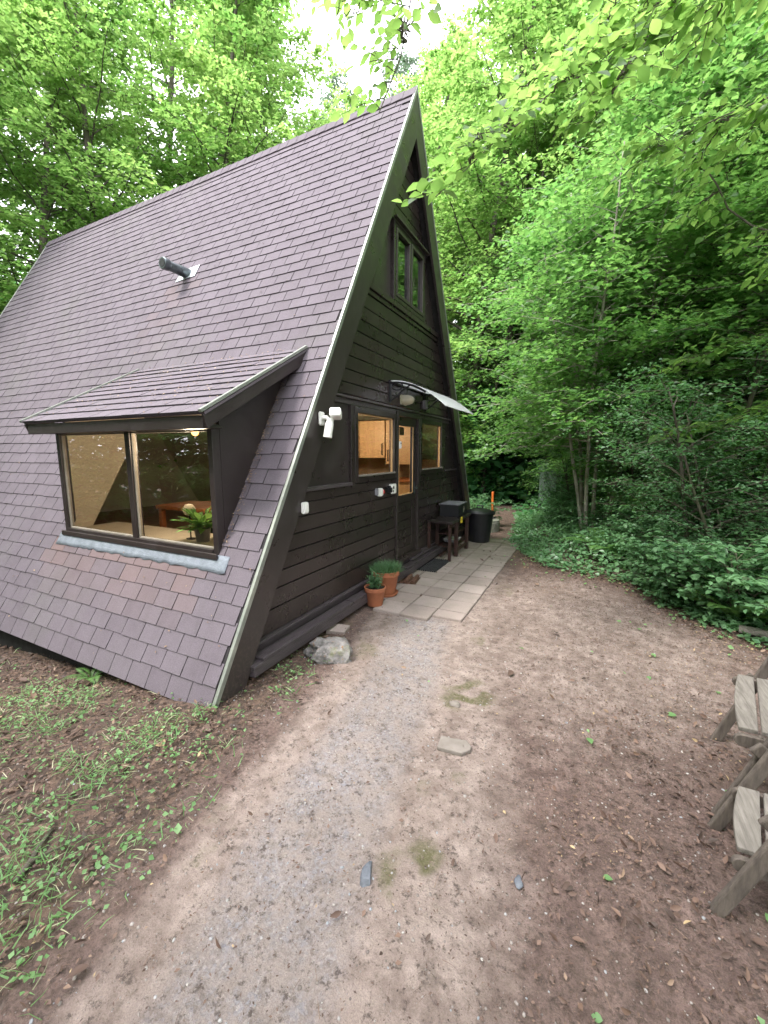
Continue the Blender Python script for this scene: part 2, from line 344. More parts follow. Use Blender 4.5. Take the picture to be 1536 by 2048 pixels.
# ------------------------------------------------------------------ ground
def inpoly(x, y, poly):
    r = np.zeros(x.shape, bool); n = len(poly)
    for i in range(n):
        x0, y0 = poly[i]; x1, y1 = poly[(i+1) % n]
        if y0 == y1: continue
        c = ((y0 > y) != (y1 > y)) & (x < (x1-x0)*(y-y0)/(y1-y0)+x0); r ^= c
    return r
def dpoly(x, y, poly, closed=True):
    d = np.full(x.shape, 1e9); n = len(poly)
    for i in range(n if closed else n-1):
        a = np.array(poly[i]); b = np.array(poly[(i+1) % n]); e = b-a
        t = np.clip(((x-a[0])*e[0]+(y-a[1])*e[1])/(e@e), 0, 1)
        d = np.minimum(d, np.hypot(x-a[0]-t*e[0], y-a[1]-t*e[1]))
    return d
VEG = [(.72, 5.9), (1.12, 4.97), (1.5, 4.3), (1.9, 4.12), (2.5, 4.05), (2.82, 3.6), (2.95, 2.95), (3.3, 2.62), (4.5, 2.2), (50, 1.5), (50, 80), (-1.2, 80), (-.35, 17), (.05, 11), (.55, 8)]
VEG2 = [(.12, 7.55), (-.1, 8.4), (-.75, 12), (-1.9, 18), (-2.5, 80), (-60, 80), (-60, 9), (-2, 7.4), (-.3, 7.2)]
def sm(t): t = np.clip(t, 0, 1); return t*t*(3-2*t)
def vdist(x, y):
    a = np.where(inpoly(x, y, VEG), dpoly(x, y, VEG), 0); b = np.where(inpoly(x, y, VEG2), dpoly(x, y, VEG2), 0); return np.maximum(a, b)
_rg = np.random.default_rng(3)
_lat = _rg.random((128, 128))
def vnoise(x, y, s):
    x = np.asarray(x)*s+37.3; y = np.asarray(y)*s+11.7; xi = np.floor(x).astype(int); yi = np.floor(y).astype(int); fx = x-xi; fy = y-yi; fx = fx*fx*(3-2*fx); fy = fy*fy*(3-2*fy)
    g = lambda a, b: _lat[a % 128, b % 128]
    return (g(xi, yi)*(1-fx)+g(xi+1, yi)*fx)*(1-fy)+(g(xi, yi+1)*(1-fx)+g(xi+1, yi+1)*fx)*fy
def hgt(x, y):
    x = np.asarray(x, float); y = np.asarray(y, float)
    h = (vnoise(x, y, .9)-.5)*.05+(vnoise(x, y, 3.1)-.5)*.022+(vnoise(x, y, 9)-.5)*.008
    pav = sm(1-(np.maximum(np.maximum(-.3-x, x-1.1), np.maximum(1.8-y, y-6.2)))/.35); h = h*(1-.9*pav)-.006*pav
    h = h-np.minimum(.105*np.maximum(0, -x-.05), .6)*sm((2.5-y)/2.5)
    h = h+.75*sm(vdist(x, y)/6)
    return h
def axis(segs):
    out = [segs[0][0]]
    for a, b, st in segs:
        n = max(1, int(round((b-a)/st))); out += list(a+(b-a)*np.arange(1, n+1)/n)
    return np.array(out)
gx = axis([(-90, -20, 5), (-20, -8, .8), (-8, -3, .15), (-3, 5, .035), (5, 10, .25), (10, 20, 1), (20, 90, 5)])
gy = axis([(-90, -20, 5), (-20, -3, .8), (-3, -1.6, .1), (-1.6, 6.5, .035), (6.5, 12, .12), (12, 25, .6), (25, 90, 5)])
X, Y = np.meshgrid(gx, gy); X = X.ravel(); Y = Y.ravel(); Z = hgt(X, Y)
nx, ny = len(gx), len(gy); I = np.arange(nx*ny).reshape(ny, nx)
F = np.stack([I[:-1, :-1], I[:-1, 1:], I[1:, 1:], I[1:, :-1]], -1).reshape(-1, 4)
def pc(y): return .63-.19*(y-2)+.02*np.sin(y*2)
u = X-pc(Y)
grav = sm((.40-np.abs(u-.02))/.25)*sm((2.25-Y)/.4)
sand = sm((.95-np.abs(u-.12))/.5)*sm((4.6-Y)/.8)*np.where(u < 0, sm((.62+u)/.2), 1)*.9
sand = np.maximum(sand, .75*sm((1.9-np.hypot(X-1.9, (Y-2.3)*.8))/1.2))
vd = vdist(X, Y)
litter = np.maximum(sm((.1-(u+.55))/.5)*sm((2.2-Y)/.5), sm((.45-dpoly(X, Y, VEG[:9], False))/.45)*.55)
litter = np.maximum(litter, sm((X-2.1)/1.2)*sm((1.8-Y)/2.)*.62)
litter = np.where((Y > 6.1) & (vd <= 0), .6, litter)
def blob(cx, cy, rx, ry, a=1.): return a*sm(1.25-np.hypot((X-cx)/rx, (Y-cy)/ry))
moss = np.maximum.reduce([blob(1.40, .88, .24, .26, 1.05), blob(1.50, -.35, .18, .22, .95), blob(1.02, 5.3, .4, .8, .75), blob(.62, 6.0, .5, .4, .8), blob(1.2, 3.2, .16, .6, .55), blob(.45, 1.1, .3, .4, .6), blob(1.45, .1, .17, .6, .55), blob(.68, -.5, .14, .5, .35), blob(1.25, 1.7, .1, .25, .7), blob(.05, 1.6, .3, .25, .6)])
moss = moss*np.clip((vnoise(X, Y, 7)*.55+vnoise(X, Y, 16)*.45-.30)*3.2, 0, 1)
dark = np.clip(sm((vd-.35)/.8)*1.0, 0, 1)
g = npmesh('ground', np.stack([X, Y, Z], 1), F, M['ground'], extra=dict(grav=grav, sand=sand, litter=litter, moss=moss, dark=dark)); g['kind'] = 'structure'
g.data.polygons.foreach_set('use_smooth', np.ones(len(F), bool))

# ------------------------------------------------------------------ patio
mb = MB(); ys = 1.90; rr = random.Random(5)
for r in range(13):
    for cI, x0 in enumerate((-.18, .12, .42, .72)):
        if cI == 0 and (r < 1): continue
        if cI == 1 and r == 0: x0 = .12
        if r == 12 and cI < 1: continue
        y0 = ys+r*.310+rr.uniform(-.003, .003)+(.12 if cI == 3 and r == 0 else 0); x = x0+rr.uniform(-.003, .003)
        h = .016+rr.uniform(-.003, .003)
        R = Matrix.Rotation(rr.uniform(-.008, .008), 3, 'Z') @ Matrix.Rotation(rr.uniform(-.006, .006), 3, 'X')
        ln = .301-(.12 if cI == 3 and r == 0 else 0)
        mb.box((-.147, 0, -.04), (.147, ln, 0), rr.random(), R, (x+.147, y0, h), .004)
o = mb.build('patio', M['paving']); o['kind'] = 'structure'

# ------------------------------------------------------------------ the A-frame house
Hh, Wd, L = 5.627, 6.42, 7.74; K = Hh/(Wd/2); HW = Wd/2
sn = K/math.hypot(1, K); cs = 1/math.hypot(1, K)
RX = -.11                                             # gable wall plane
house = empty('a_frame_house', (0, 0, 0), label='dark brown timber A-frame house with steep shingled roof standing beside the path', cat='house')
def P(o): o.parent = house; return o
def roofpt(x, s, lift=0.):                            # left slope, s = distance up the slope from the eave
    return Vector((x, s*cs-lift*sn, s*sn+lift*cs))
SL = math.hypot(HW, Hh)
DX0, DX1, DYW, DZB, DZT = -2.47, -.41, .47, .826, 1.80  # dormer window wall
def mirror(v): return Vector((v[0], Wd-v[1], v[2]))
mb = MB(); rust = []
rng = random.Random(11); EXP = .131; TW = .212
nrow = int(SL/EXP)
def in_dormer(s): return DZB < s*sn < 2.42
for side in (0, 1):
    for i in range(nrow+1):
        s0 = i*EXP-.01; s1 = min(s0+EXP+.02, SL)
        if s1-s0 < .03: continue
        off = (.5*TW if i % 2 else 0)+rng.uniform(-.02, .02)
        x = -.021-off-rng.uniform(0, .01)
        xs = [(-.021, x-0.0)]
        while x > -L+.02:
            xs.append((x, max(x-TW, -L+.02))); x -= TW
        for (xa, xb) in xs:
            if xa-xb < .03: continue
            if side == 0 and in_dormer(s0+.07):
                if xa < DX1-.006 and xb > DX0+.006: continue
                if xa > DX1-.006 > xb: xb = DX1-.006
                if xa > DX0+.006 > xb: xa = DX0+.006
                if xa-xb < .01: continue
            li = .011+rng.uniform(0, .0035); g_ = .0035; sj = rng.uniform(-.004, .004)
            q = [roofpt(xa-g_, s0+sj, li), roofpt(xb+g_, s0+sj, li), roofpt(xb+g_, s1, .0035), roofpt(xa-g_, s1, .0035), roofpt(xa-g_, s0+sj, 0), roofpt(xb+g_, s0+sj, 0)]
            if i == 0:   # first course drapes over the eave edge
                q[0] = roofpt(xa-g_, -.035, .008) + Vector((0, .010, 0)); q[1] = roofpt(xb+g_, -.035, .008) + Vector((0, .010, 0))
                q[4] = q[0]+Vector((0, .012, 0)); q[5] = q[1]+Vector((0, .012, 0))
            if side: q = [mirror(v) for v in q]
            zc = (s0+.06)*sn; xc = (xa+xb)/2
            ru = 0
            if side == 0:
                if DX0-.1 < xc < DX1-.05 and .36 < zc < .75: ru = max(0, 1-(.72-zc)/.42)*rng.uniform(.2, .95)
                if -2.95 < xc < -2.3 and 2.6 < zc < 3.75: ru = max(ru, rng.uniform(0, .45)*(1-(3.7-zc)/1.2))
            tt = rng.random()*.8+.1
            nb = len(mb.f); mb.add(q, [(0, 1, 2, 3)], tt); mb.add(q, [(4, 5, 1, 0), (0, 3, 4), (1, 5, 2)], -.8); rust += [ru]*(len(mb.f)-nb)
# under-deck below the tabs (bitumen, darkened to carry the gap shadows), left slope split round the dormer
def deck(x0, x1, s0, s1, side):
    q = [roofpt(x0, s0, .0), roofpt(x1, s0, 0), roofpt(x1, s1, 0), roofpt(x0, s1, 0), roofpt(x0, s0, -.02), roofpt(x1, s0, -.02), roofpt(x1, s1, -.02), roofpt(x0, s1, -.02)]
    if side: q = [mirror(v) for v in q]
    nb = len(mb.f); mb.add(q, [(0, 3, 2, 1), (4, 5, 6, 7), (0, 1, 5, 4), (1, 2, 6, 5), (2, 3, 7, 6), (3, 0, 4, 7)], -1.); rust.extend([0]*(len(mb.f)-nb))
sb, st = DZB/sn, 2.40/sn
deck(-L, DX0+.015, .01, SL, 0); deck(DX1-.015, -.02, .01, SL, 0); deck(DX0+.015, DX1-.015, .01, sb-.01, 0); deck(DX0+.015, DX1-.015, st, SL, 0); deck(-L, 0, 0, SL, 1)
roof = mb.build('roof', M['shingle'], house)
at = roof.data.attributes.new('rust', 'FLOAT', 'FACE'); at.data.foreach_set('value', rust)
# ridge caps
mb = MB(); x = 0.
while x > -L+.05:
    x1 = max(x-.15, -L)
    w = .13; l0, l1 = .020, .010
    for sgn in (1, -1):
        a = [Vector((x, HW, Hh+.004+l0)), Vector((x1-.03, HW, Hh+.004+l1)), Vector((x1-.03, HW-sgn*w*cs, Hh-w*sn+l1)), Vector((x, HW-sgn*w*cs, Hh-w*sn+l0))]
        n_ = Vector((0, -sgn*sn, cs))*.014; b = [v+n_ for v in a]
        mb.add(b, [(0, 1, 2, 3)], rng.random()*.4); mb.add([b[0], b[3], a[3]-n_*.5, a[0]-n_*.5], [(0, 1, 2, 3)], 0); mb.add([b[3], b[2], a[2]-n_*.5, a[3]-n_*.5], [(0, 1, 2, 3)], 0)
    x = x1
rc = mb.build('ridge_cap', M['shingle'], roof)
# inner lining (cream) and structural edge under the roof
def slab(mb, x0, x1, s0, s1, l0, l1, side, tint=0.):
    q = [roofpt(x0, s0, l1), roofpt(x1, s0, l1), roofpt(x1, s1, l1), roofpt(x0, s1, l1), roofpt(x0, s0, l0), roofpt(x1, s0, l0), roofpt(x1, s1, l0), roofpt(x0, s1, l0)]
    if side: q = [mirror(v) for v in q]
    mb.add(q, [(0, 3, 2, 1), (4, 5, 6, 7), (0, 1, 5, 4), (1, 2, 6, 5), (2, 3, 7, 6), (3, 0, 4, 7)], tint)
mb = MB()
ST = SL-.28
for a in ((-L+.1, DX0+.05, .3, ST), (DX1-.05, RX-.10, .3, ST), (DX0+.05, DX1-.05, .3, sb-.02), (DX0+.05, DX1-.05, st+.06, ST)): slab(mb, *a, -.16, -.14, 0)
slab(mb, -L+.1, RX-.10, .3, ST, -.16, -.14, 1)
slab(mb, DX0+.032, DX0+.054, sb-.02, st+.09, -.165, .0, 0); slab(mb, DX1-.054, DX1-.032, sb-.02, st+.09, -.165, .0, 0); slab(mb, DX0+.055, DX1-.055, st+.0, st+.09, -.165, -.025, 0); slab(mb, DX0+.055, DX1-.055, sb-.03, sb+.0, -.165, -.025, 0)
mb.build('inner_lining', M['lining'], house)
# eave boards
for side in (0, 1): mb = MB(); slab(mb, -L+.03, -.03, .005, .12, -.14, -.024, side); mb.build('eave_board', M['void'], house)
# barge boards with aluminium trim, front and back; soffit behind
BWH = .277
for (xf, nm) in ((0, 'f'), (-L, 'b')):
    for side in (0, 1):
        mb = MB(); z0 = .0
        def y_(y): return Wd-y if side else y
        top = Hh
        if nm == 'f': pa, pb = -.032, 0
        else: pa, pb = -L, -L+.032
        poly = [(y_(0), z0), (y_(BWH), z0-.0), (y_(HW), Hh-BWH*K), (y_(HW), Hh-.002)]
        mb.prism(poly, 'x', pa, pb, .3)
        bb = mb.build('barge_board', M['board'], house, .003)
        mb = MB(); tw = .022; e = .010
        # trim strip lies over the board's outer edge and laps onto the roof
        f0, f1 = (pb-.0185, pb+.006) if nm == 'f' else (pa-.006, pa+.0185)
        poly = [(y_(-e*2.2), z0-.035), (y_(tw-.004), z0-.035), (y_(HW), Hh-(tw)*K+.01), (y_(HW), Hh+e*4.2)]
        mb.prism(poly, 'x', f0, f1, .3); mb.build('metal_trim', M['trim'], bb, .002)
mb = MB()
for side in (0, 1):
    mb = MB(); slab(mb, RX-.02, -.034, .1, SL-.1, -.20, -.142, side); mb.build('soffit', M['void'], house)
# --- gable wall, front: boards between openings
def yl(z): return z/K+.21*1.0                 # inner wall limits (wall runs a bit behind the barge board)
def yr(z): return Wd-z/K-.21
mb = MB(); BG = .011; back = MB()
rb = random.Random(3)
def hb(y0, y1, z0, z1, th=.022, trapL=False, trapR=False, gap=BG):
    """one horizontal board clipped to the gable triangle"""
    za, zb = z0+gap/2, z1-gap/2
    a0, a1 = (yl(za), yl(zb)) if trapL else (y0, y0); b0, b1 = (yr(za), yr(zb)) if trapR else (y1, y1)
    if b0-a0 < .02: return
    b1 = max(b1, a1+.001)
    mb.prism([(a0, za), (b0, za), (b1, zb), (a1, zb)], 'x', RX-th, RX, rb.random())
def bk(y0, y1, z0, z1, trapL, trapR):
    a0, a1 = (yl(z0), yl(z1)) if trapL else (y0, y0); b0, b1 = (yr(z0), yr(z1)) if trapR else (y1, y1)
    back.prism([(a0, z0), (b0, z0), (b1, z1), (a1, z1)], 'x', RX-.06, RX-.020, 0)
lows = [.215, .40, .55, .68, .81, .94, 1.07, 1.185, 1.285]
for a, b in zip(lows[:-1], lows[1:]):
    hb(0, 2.945, a, b, trapL=True); hb(3.665, 0, a, b, trapR=True)
bk(0, 2.945, .2, 1.285, True, False); bk(3.665, 0, .2, 1.285, False, True)
ups = [2.15, 2.26, 2.385, 2.515, 2.65, 2.775, 2.905, 3.04, 3.185]
for a, b in zip(ups[:-1], ups[1:]): hb(0, 0, a, b, trapL=True, trapR=True)
bk(0, 0, 2.15, 3.3, True, True)
tops = [4.16, 4.33, 4.47, 4.61, 4.745, 4.87, 5.0]
for a, b in zip(tops[:-1], tops[1:]): hb(0, 0, a, b, trapL=True, trapR=True)
bk(0, 0, 4.14, 5.0, True, True)
gw = mb.build('gable_wall', M['paint'], house, .0025)
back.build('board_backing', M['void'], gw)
# flat panels beside the windows, upper and lower
for poly, ti_ in (([(yl(1.30), 1.30), (1.87, 1.30), (1.87, 2.11), (yl(2.11), 2.11)], .25), ([(4.79, 1.32), (yr(1.32), 1.32), (yr(2.11), 2.11), (4.79, 2.11)], .1),
                  ([(yl(3.30), 3.30), (2.80, 3.30), (2.80, 4.14), (yl(4.14), 4.14)], .6), ([(3.75, 3.30), (yr(3.30), 3.30), (yr(4.14), 4.14), (3.75, 4.14)], .6)):
    mb = MB(); mb.prism(poly, 'x', RX-.06, RX-.018, ti_); mb.build('flat_panel', M['board'], house)
# ledges / rails
mb = MB()
mb.box((RX-.02, yl(2.12)+.0, 2.112), (RX+.035, yr(2.12), 2.135), .5); mb.box((RX-.05, yl(2.1), 2.06), (RX+.004, 5.0, 2.111), .2)
mb.build('drip_rail', M['ledge'], house, .003)
mb = MB(); mb.box((RX-.02, yl(3.2), 3.19), (RX+.012, yr(3.25)+.04, 3.235), .8); mb.box((RX-.02, yl(3.25), 3.242), (RX+.03, yr(3.25), 3.30), .8)
mb.build('upper_sill_rail', M['paint'], house, .003)
mb = MB(); mb.box((RX-.02, yl(1.29), 1.275), (RX+.025, 1.87, 1.305), .9); mb.build('panel_sill', M['ledge'], house, .003)
mb = MB(); mb.box((RX-.02, 4.80, 1.292), (RX+.02, yr(1.3), 1.318), .9); mb.build('panel_sill', M['ledge'], house, .003)
mb = MB(); mb.box((RX-.06, 1.87, 1.25), (RX+.015, 1.935, 2.058), .3); mb.build('window_post', M['paint'], house, .003)
mb = MB(); mb.box((RX-.02, yl(.2)-.02, .195), (RX+.035, 2.94, .213), 1.0); mb.box((RX-.02, 3.67, .195), (RX+.035, yr(.2), .213), 1.0)
mb.box((RX-.06, .3, -.1), (RX+.0, 6.1, .193), 0)
mb.build('base_rail', M['ledge'], house, .002)
# inner face of the gable wall
mb = MB(); xi0, xi1 = RX-.085, RX-.062
mb.prism([(yl(.28)+.1, .28), (1.97, .28), (1.97, 2.11), (yl(2.11)+.1, 2.11)], 'x', xi0, xi1); mb.prism([(1.98, .28), (2.94, .28), (2.94, 1.29), (1.98, 1.29)], 'x', xi0, xi1)
mb.prism([(3.67, .28), (4.78, .28), (4.78, 1.29), (3.67, 1.29)], 'x', xi0, xi1); mb.prism([(4.785, .28), (yr(.28)-.1, .28), (yr(2.11)-.1, 2.11), (4.785, 2.11)], 'x', xi0, xi1)
mb.prism([(yl(2.12)+.1, 2.12), (yr(2.12)-.1, 2.12), (yr(3.28)-.1, 3.28), (yl(3.28)+.1, 3.28)], 'x', xi0, xi1); mb.prism([(yl(4.15)+.1, 4.15), (yr(4.15)-.1, 4.15), (3.25, 5.05), (3.17, 5.05)], 'x', xi0, xi1)
mb.build('inner_wall', M['lining'], house)
# back gable
mb = MB(); mb.prism([(.2, .05), (Wd-.2, .05), (HW, Hh-.3)], 'x', -L+.1, -L+.16); mb.build('rear_wall', M['paint'], house)
mb = MB(); mb.prism([(.28, .28), (Wd-.28, .28), (HW, Hh-.36)], 'x', -L+.17, -L+.19); mb.build('rear_lining', M['lining'], house)
# floors
mb = MB(); mb.box((-L+.2, .35, .2), (RX-.1, Wd-.35, .275)); mb.build('floor', M['floorw'], house)
mb = MB(); mb.box((-L+.2, 1.42, 2.20), (RX-.1, Wd-1.42, 2.27)); mb.build('ceiling', M['lining'], house)

def window(name, x, y0, y1, z0, z1, fr=.055, depth=.07, proud=.02, panes=((0, 1),), sill=True, mull=.05, frame_mat='paint', label=None):
    """window in the gable plane (normal +x)"""
    mb = MB(); xa, xb = x-depth+proud, x+proud
    mb.box((xa, y0, z0), (xb, y0+fr, z1), .3); mb.box((xa, y1-fr, z0), (xb, y1, z1), .3)
    mb.box((xa, y0+fr, z1-fr), (xb, y1-fr, z1), .3); mb.box((xa, y0+fr, z0), (xb, y1-fr, z0+fr), .3)
    w = mb.build(name, M[frame_mat], house, .004)
    if label: w['label'] = label
    return w
def pane(par, x, y0, y1, z0, z1, mat='glass', th=.006):
    mb = MB(); mb.add([(x, y0, z0), (x, y1, z0), (x, y1, z1), (x, y0, z1)], [(0, 1, 2, 3)]); return mb.build('pane', M[mat], par, fix=False)
# lower left window (glass y 2.00-2.83, z 1.375-2.0)
w = window('window', RX, 1.94, 2.915, 1.29, 2.055, .06)
mb = MB(); mb.box((RX-.03, 2.002, 1.352), (RX-.006, 2.835, 1.366)); mb.box((RX-.03, 2.002, 1.981), (RX-.006, 2.835, 1.993)); mb.box((RX-.03, 2.002, 1.367), (RX-.006, 2.012, 1.980)); mb.box((RX-.03, 2.845, 1.367), (RX-.006, 2.853, 1.980))
mb.build('glazing_bead', M['birch'], w)
mb = MB(); mb.box((RX+.021, 1.99, 1.352), (RX+.04, 2.86, 1.372), .9); mb.build('sill', M['greywood2'], w, .003)
pane(w, RX-.02, 2.0, 2.855, 1.35, 1.995)
# lower right window
w = window('window', RX, 3.70, 4.65, 1.29, 2.055, .06)
mb = MB(); mb.box((RX-.03, 3.762, 1.352), (RX-.006, 4.585, 1.366)); mb.box((RX-.03, 4.575, 1.367), (RX-.006, 4.587, 1.992)); mb.build('glazing_bead', M['birch'], w)
mb = MB(); mb.box((RX+.021, 3.75, 1.352), (RX+.045, 4.62, 1.374), .9); mb.build('sill', M['greywood2'], w, .003)
pane(w, RX-.02, 3.76, 4.59, 1.35, 1.995)
mb = MB(); mb.box((RX-.06, 4.652, 1.29), (RX+.01, 4.79, 2.055), .1); mb.build('window_post', M['paint'], house, .003)
# upper casement window
w = window('window', RX, 2.80, 3.75, 3.305, 4.135, .05, proud=.03, label='small upper window of two narrow casements')
for (a, b) in ((2.86, 3.265), (3.29, 3.69)):
    mb = MB(); f = .04; x0, x1 = RX-.03, RX+.036; z0, z1 = 3.36, 4.08
    mb.box((x0, a, z0), (x1, a+f, z1), .7); mb.box((x0, b-f, z0), (x1, b, z1), .7); mb.box((x0, a+f, z1-f), (x1, b-f, z1), .7); mb.box((x0, a+f, z0), (x1, b-f, z0+f), .7)
    mb.build('casement', M['board'], w, .004); pane(w, RX, a+f-.002, b-f+.002, z0+f-.002, z1-f+.002)
mb = MB(); mb.box((RX+.03, 2.78, 4.136), (RX+.075, 3.80, 4.158), .6); mb.build('drip_cap', M['board'], w, .003)
# door
mb = MB(); x0, x1 = RX-.05, RX-.012
mb.box((RX-.06, 2.93, .22), (RX+.022, 2.975, 2.09), .2); mb.box((RX-.06, 3.625, .22), (RX+.022, 3.68, 2.09), .2); mb.box((RX-.06, 2.976, 2.04), (RX+.022, 3.624, 2.09), .2)
mb.build('door_frame', M['board'], house, .003)
mb = MB()
mb.box((x0, 2.98, .258), (x1, 3.04, 2.035), .2); mb.box((x0, 3.49, .258), (x1, 3.62, 2.035), .2); mb.box((x0, 3.04, 1.93), (x1, 3.49, 2.035), .2); mb.box((x0, 3.04, .258), (x1, 3.49, .36), .2); mb.box((x0, 3.04, .96), (x1, 3.49, 1.06), .3)
for i in range(5): mb.box((x0+.004, 3.04, .365+i*.119), (x1-.006, 3.49, .365+i*.119+.110), .2)
mb.box((x0+.004, 3.04, .36), (x0+.012, 3.49, .96), 0)
door = mb.build('door', M['paint'], house, .003)
pane(door, RX-.03, 3.035, 3.495, 1.055, 1.935)
mb = MB(); mb.box((RX-.012, 3.035, 1.060), (RX-.004, 3.045, 1.93)); mb.box((RX-.012, 3.482, 1.060), (RX-.004, 3.492, 1.93)); mb.box((RX-.012, 3.046, 1.056), (RX-.004, 3.481, 1.068)); mb.build('glazing_bead', M['birch'], door)
mb = MB(); mb.tube([(RX-.01, 3.56, 1.12), (RX+.035, 3.56, 1.12), (RX+.035, 3.47, 1.12)], .009, 8); mb.box((RX-.011, 3.545, 1.04), (RX-.004, 3.575, 1.2)); mb.build('handle', M['flue'], door)
mb = MB(); mb.box((x0-.08, 3.05, 1.82), (x0-.05, 3.40, 1.925)); mb.build('blind', M['black'], door)
mb = MB(); mb.box((RX-.06, 2.93, .2), (RX+.05, 3.70, .255), .4); mb.build('threshold', M['paint'], house, .004)
# stepped ledge along the foot of the wall
mb = MB(); mb.box((RX+.002, .33, .05), (.035, 4.62, .13), .1); led = mb.build('wall_ledge', M['ledge'], house, .006)
for (a, b, xx, rz) in ((.42, 1.66, -.055, .004), (1.675, 2.9, -.058, -.006), (3.0, 4.5, -.06, .003)):
    mb = MB(); mb.box((0, 0, 0), (.092, b-a, .022), .9, Matrix.Rotation(rz, 3, 'Z'), (xx, a, .133)); mb.build('plank', M['ledge'], led, .003)
mb = MB(); mb.box((RX+.005, 3.3, .17), (-.02, 4.3, .19), .9); mb.build('plank', M['ledge'], led, .003)
# ---------------------------------------------------------------- dormer (a part of the house with its own pieces)
fx, yd = .045, DYW
mb = MB()
def dfr(x0, x1, z0, z1, ya, yb, tint=.3): mb.box((x0, ya, z0), (x1, yb, z1), tint)
ya, yb = yd-.0, yd+.07
xm = -1.40
dfr(DX0, DX0+.05, DZB, DZT, ya, yb); dfr(DX1-.05, DX1, DZB, DZT, ya, yb)
dfr(DX0+.05, DX1-.05, DZB, DZB+.055, ya-.012, yb); dfr(DX0+.05, DX1-.05, DZT-.04, DZT, ya, yb); dfr(xm-.03, xm+.03, DZB+.055, DZT-.04, ya, yb)
dorm = mb.build('dormer', M['paintx'], house, .004)
mb = MB(); mb.box((DX0-.01, yd-.035, DZB-.012), (DX1+.01, yd-.013, DZB+.03), .5); mb.build('sill_board', M['paintx'], dorm, .004)
for a, b in ((DX0+.05, xm-.03), (xm+.03, DX1-.05)):
    mb = MB(); z0, z1 = DZB+.055, DZT-.04; f = .010
    mb.box((a, yd+.02, z0), (b, yd+.05, z0+f)); mb.box((a, yd+.02, z1-f), (b, yd+.05, z1)); mb.box((a, yd+.02, z0+f), (a+f, yd+.05, z1-f)); mb.box((b-f, yd+.02, z0+f), (b, yd+.05, z1-f)); mb.build('glazing_bead', M['bead'], dorm)
    mb = MB(); y = yd+.035; mb.add([(a, y, z0), (b, y, z0), (b, y, z1), (a, y, z1)], [(0, 1, 2, 3)]); mb.build('pane', M['glass'], dorm, fix=False)
# dormer roof plane: eave (y .285, z 1.862) to (y 1.432, z 2.508)
EY, EZ, TY, TZ = .285, 1.862, 1.432, 2.508; EX0, EX1 = -2.585, -.255
dl = math.hypot(TY-EY, TZ-EZ); dy, dz = (TY-EY)/dl, (TZ-EZ)/dl
def dpt(x, s, li): return Vector((x, EY+dy*s-dz*li, EZ+dz*s+dy*li))
mb = MB(); nr = 10; ex = dl/nr
for i in range(nr):
    s0 = i*ex-(.012 if i == 0 else 0); s1 = min(s0+ex+.015, dl); x = EX1-.006-(.5*TW if i % 2 else 0)
    xs = [(EX1-.006, x)]
    while x > EX0+.02: xs.append((x, max(x-TW, EX0+.01))); x -= TW
    for xa, xb in xs:
        if xa-xb < .03: continue
        li = .013+rng.uniform(0, .004)
        q = [dpt(xa-.003, s0, li), dpt(xb+.003, s0, li), dpt(xb+.003, s1, .004), dpt(xa-.003, s1, .004), dpt(xa-.003, s0, 0), dpt(xb+.003, s0, 0)]
        mb.add(q, [(0, 1, 2, 3)], .45+.55*rng.random()); mb.add(q, [(4, 5, 1, 0), (0, 3, 4), (1, 5, 2)], -.8)
q = [dpt(EX0, 0, 0), dpt(EX1, 0, 0), dpt(EX1, dl, 0), dpt(EX0, dl, 0), dpt(EX0, 0, -.018), dpt(EX1, 0, -.018), dpt(EX1, dl, -.018), dpt(EX0, dl, -.018)]
mb.add(q, [(0, 3, 2, 1), (4, 5, 6, 7), (0, 1, 5, 4), (1, 2, 6, 5), (2, 3, 7, 6), (3, 0, 4, 7)], 0)
dr = mb.build('dormer_roof', M['shingle'], dorm); at = dr.data.attributes.new('rust', 'FLOAT', 'FACE'); at.data.foreach_set('value', [.0]*len(dr.data.polygons))
# fascia: eave board in front, rakes at each end, metal trim on the rake
mb = MB(); mb.box((EX0+.035, EY+.012, EZ-.105), (EX1-.035, EY+.034, EZ-.018), .2)
mb.box((EX0+.04, EY+.035, EZ-.1), (EX1-.04, yd-.001, EZ-.085), .1)
for xa, xb in ((EX1-.034, EX1-.008), (EX0+.008, EX0+.034)):
    mb.prism([(EY+.0, EZ-.02), (EY+.03, EZ-.105), (TY-.015, TZ-.125), (TY-.0, TZ-.02)], 'x', xa, xb, .25)
mb.build('dormer_fascia', M['paintx'], dorm, .003)
mb = MB()
for xa, xb in ((EX1-.022, EX1+.004), (EX0-.004, EX0+.022)):
    q = [dpt(xa, -.02, .006), dpt(xb, -.02, .006), dpt(xb, dl-.02, .006), dpt(xa, dl-.02, .006), dpt(xa, -.02, .026), dpt(xb, -.02, .026), dpt(xb, dl-.02, .026), dpt(xa, dl-.02, .026)]
    mb.add(q, [(0, 3, 2, 1), (4, 5, 6, 7), (0, 1, 5, 4), (1, 2, 6, 5), (2, 3, 7, 6), (3, 0, 4, 7)], 0)
    mb.build('rake_trim', M['trim'], dorm); mb = MB()
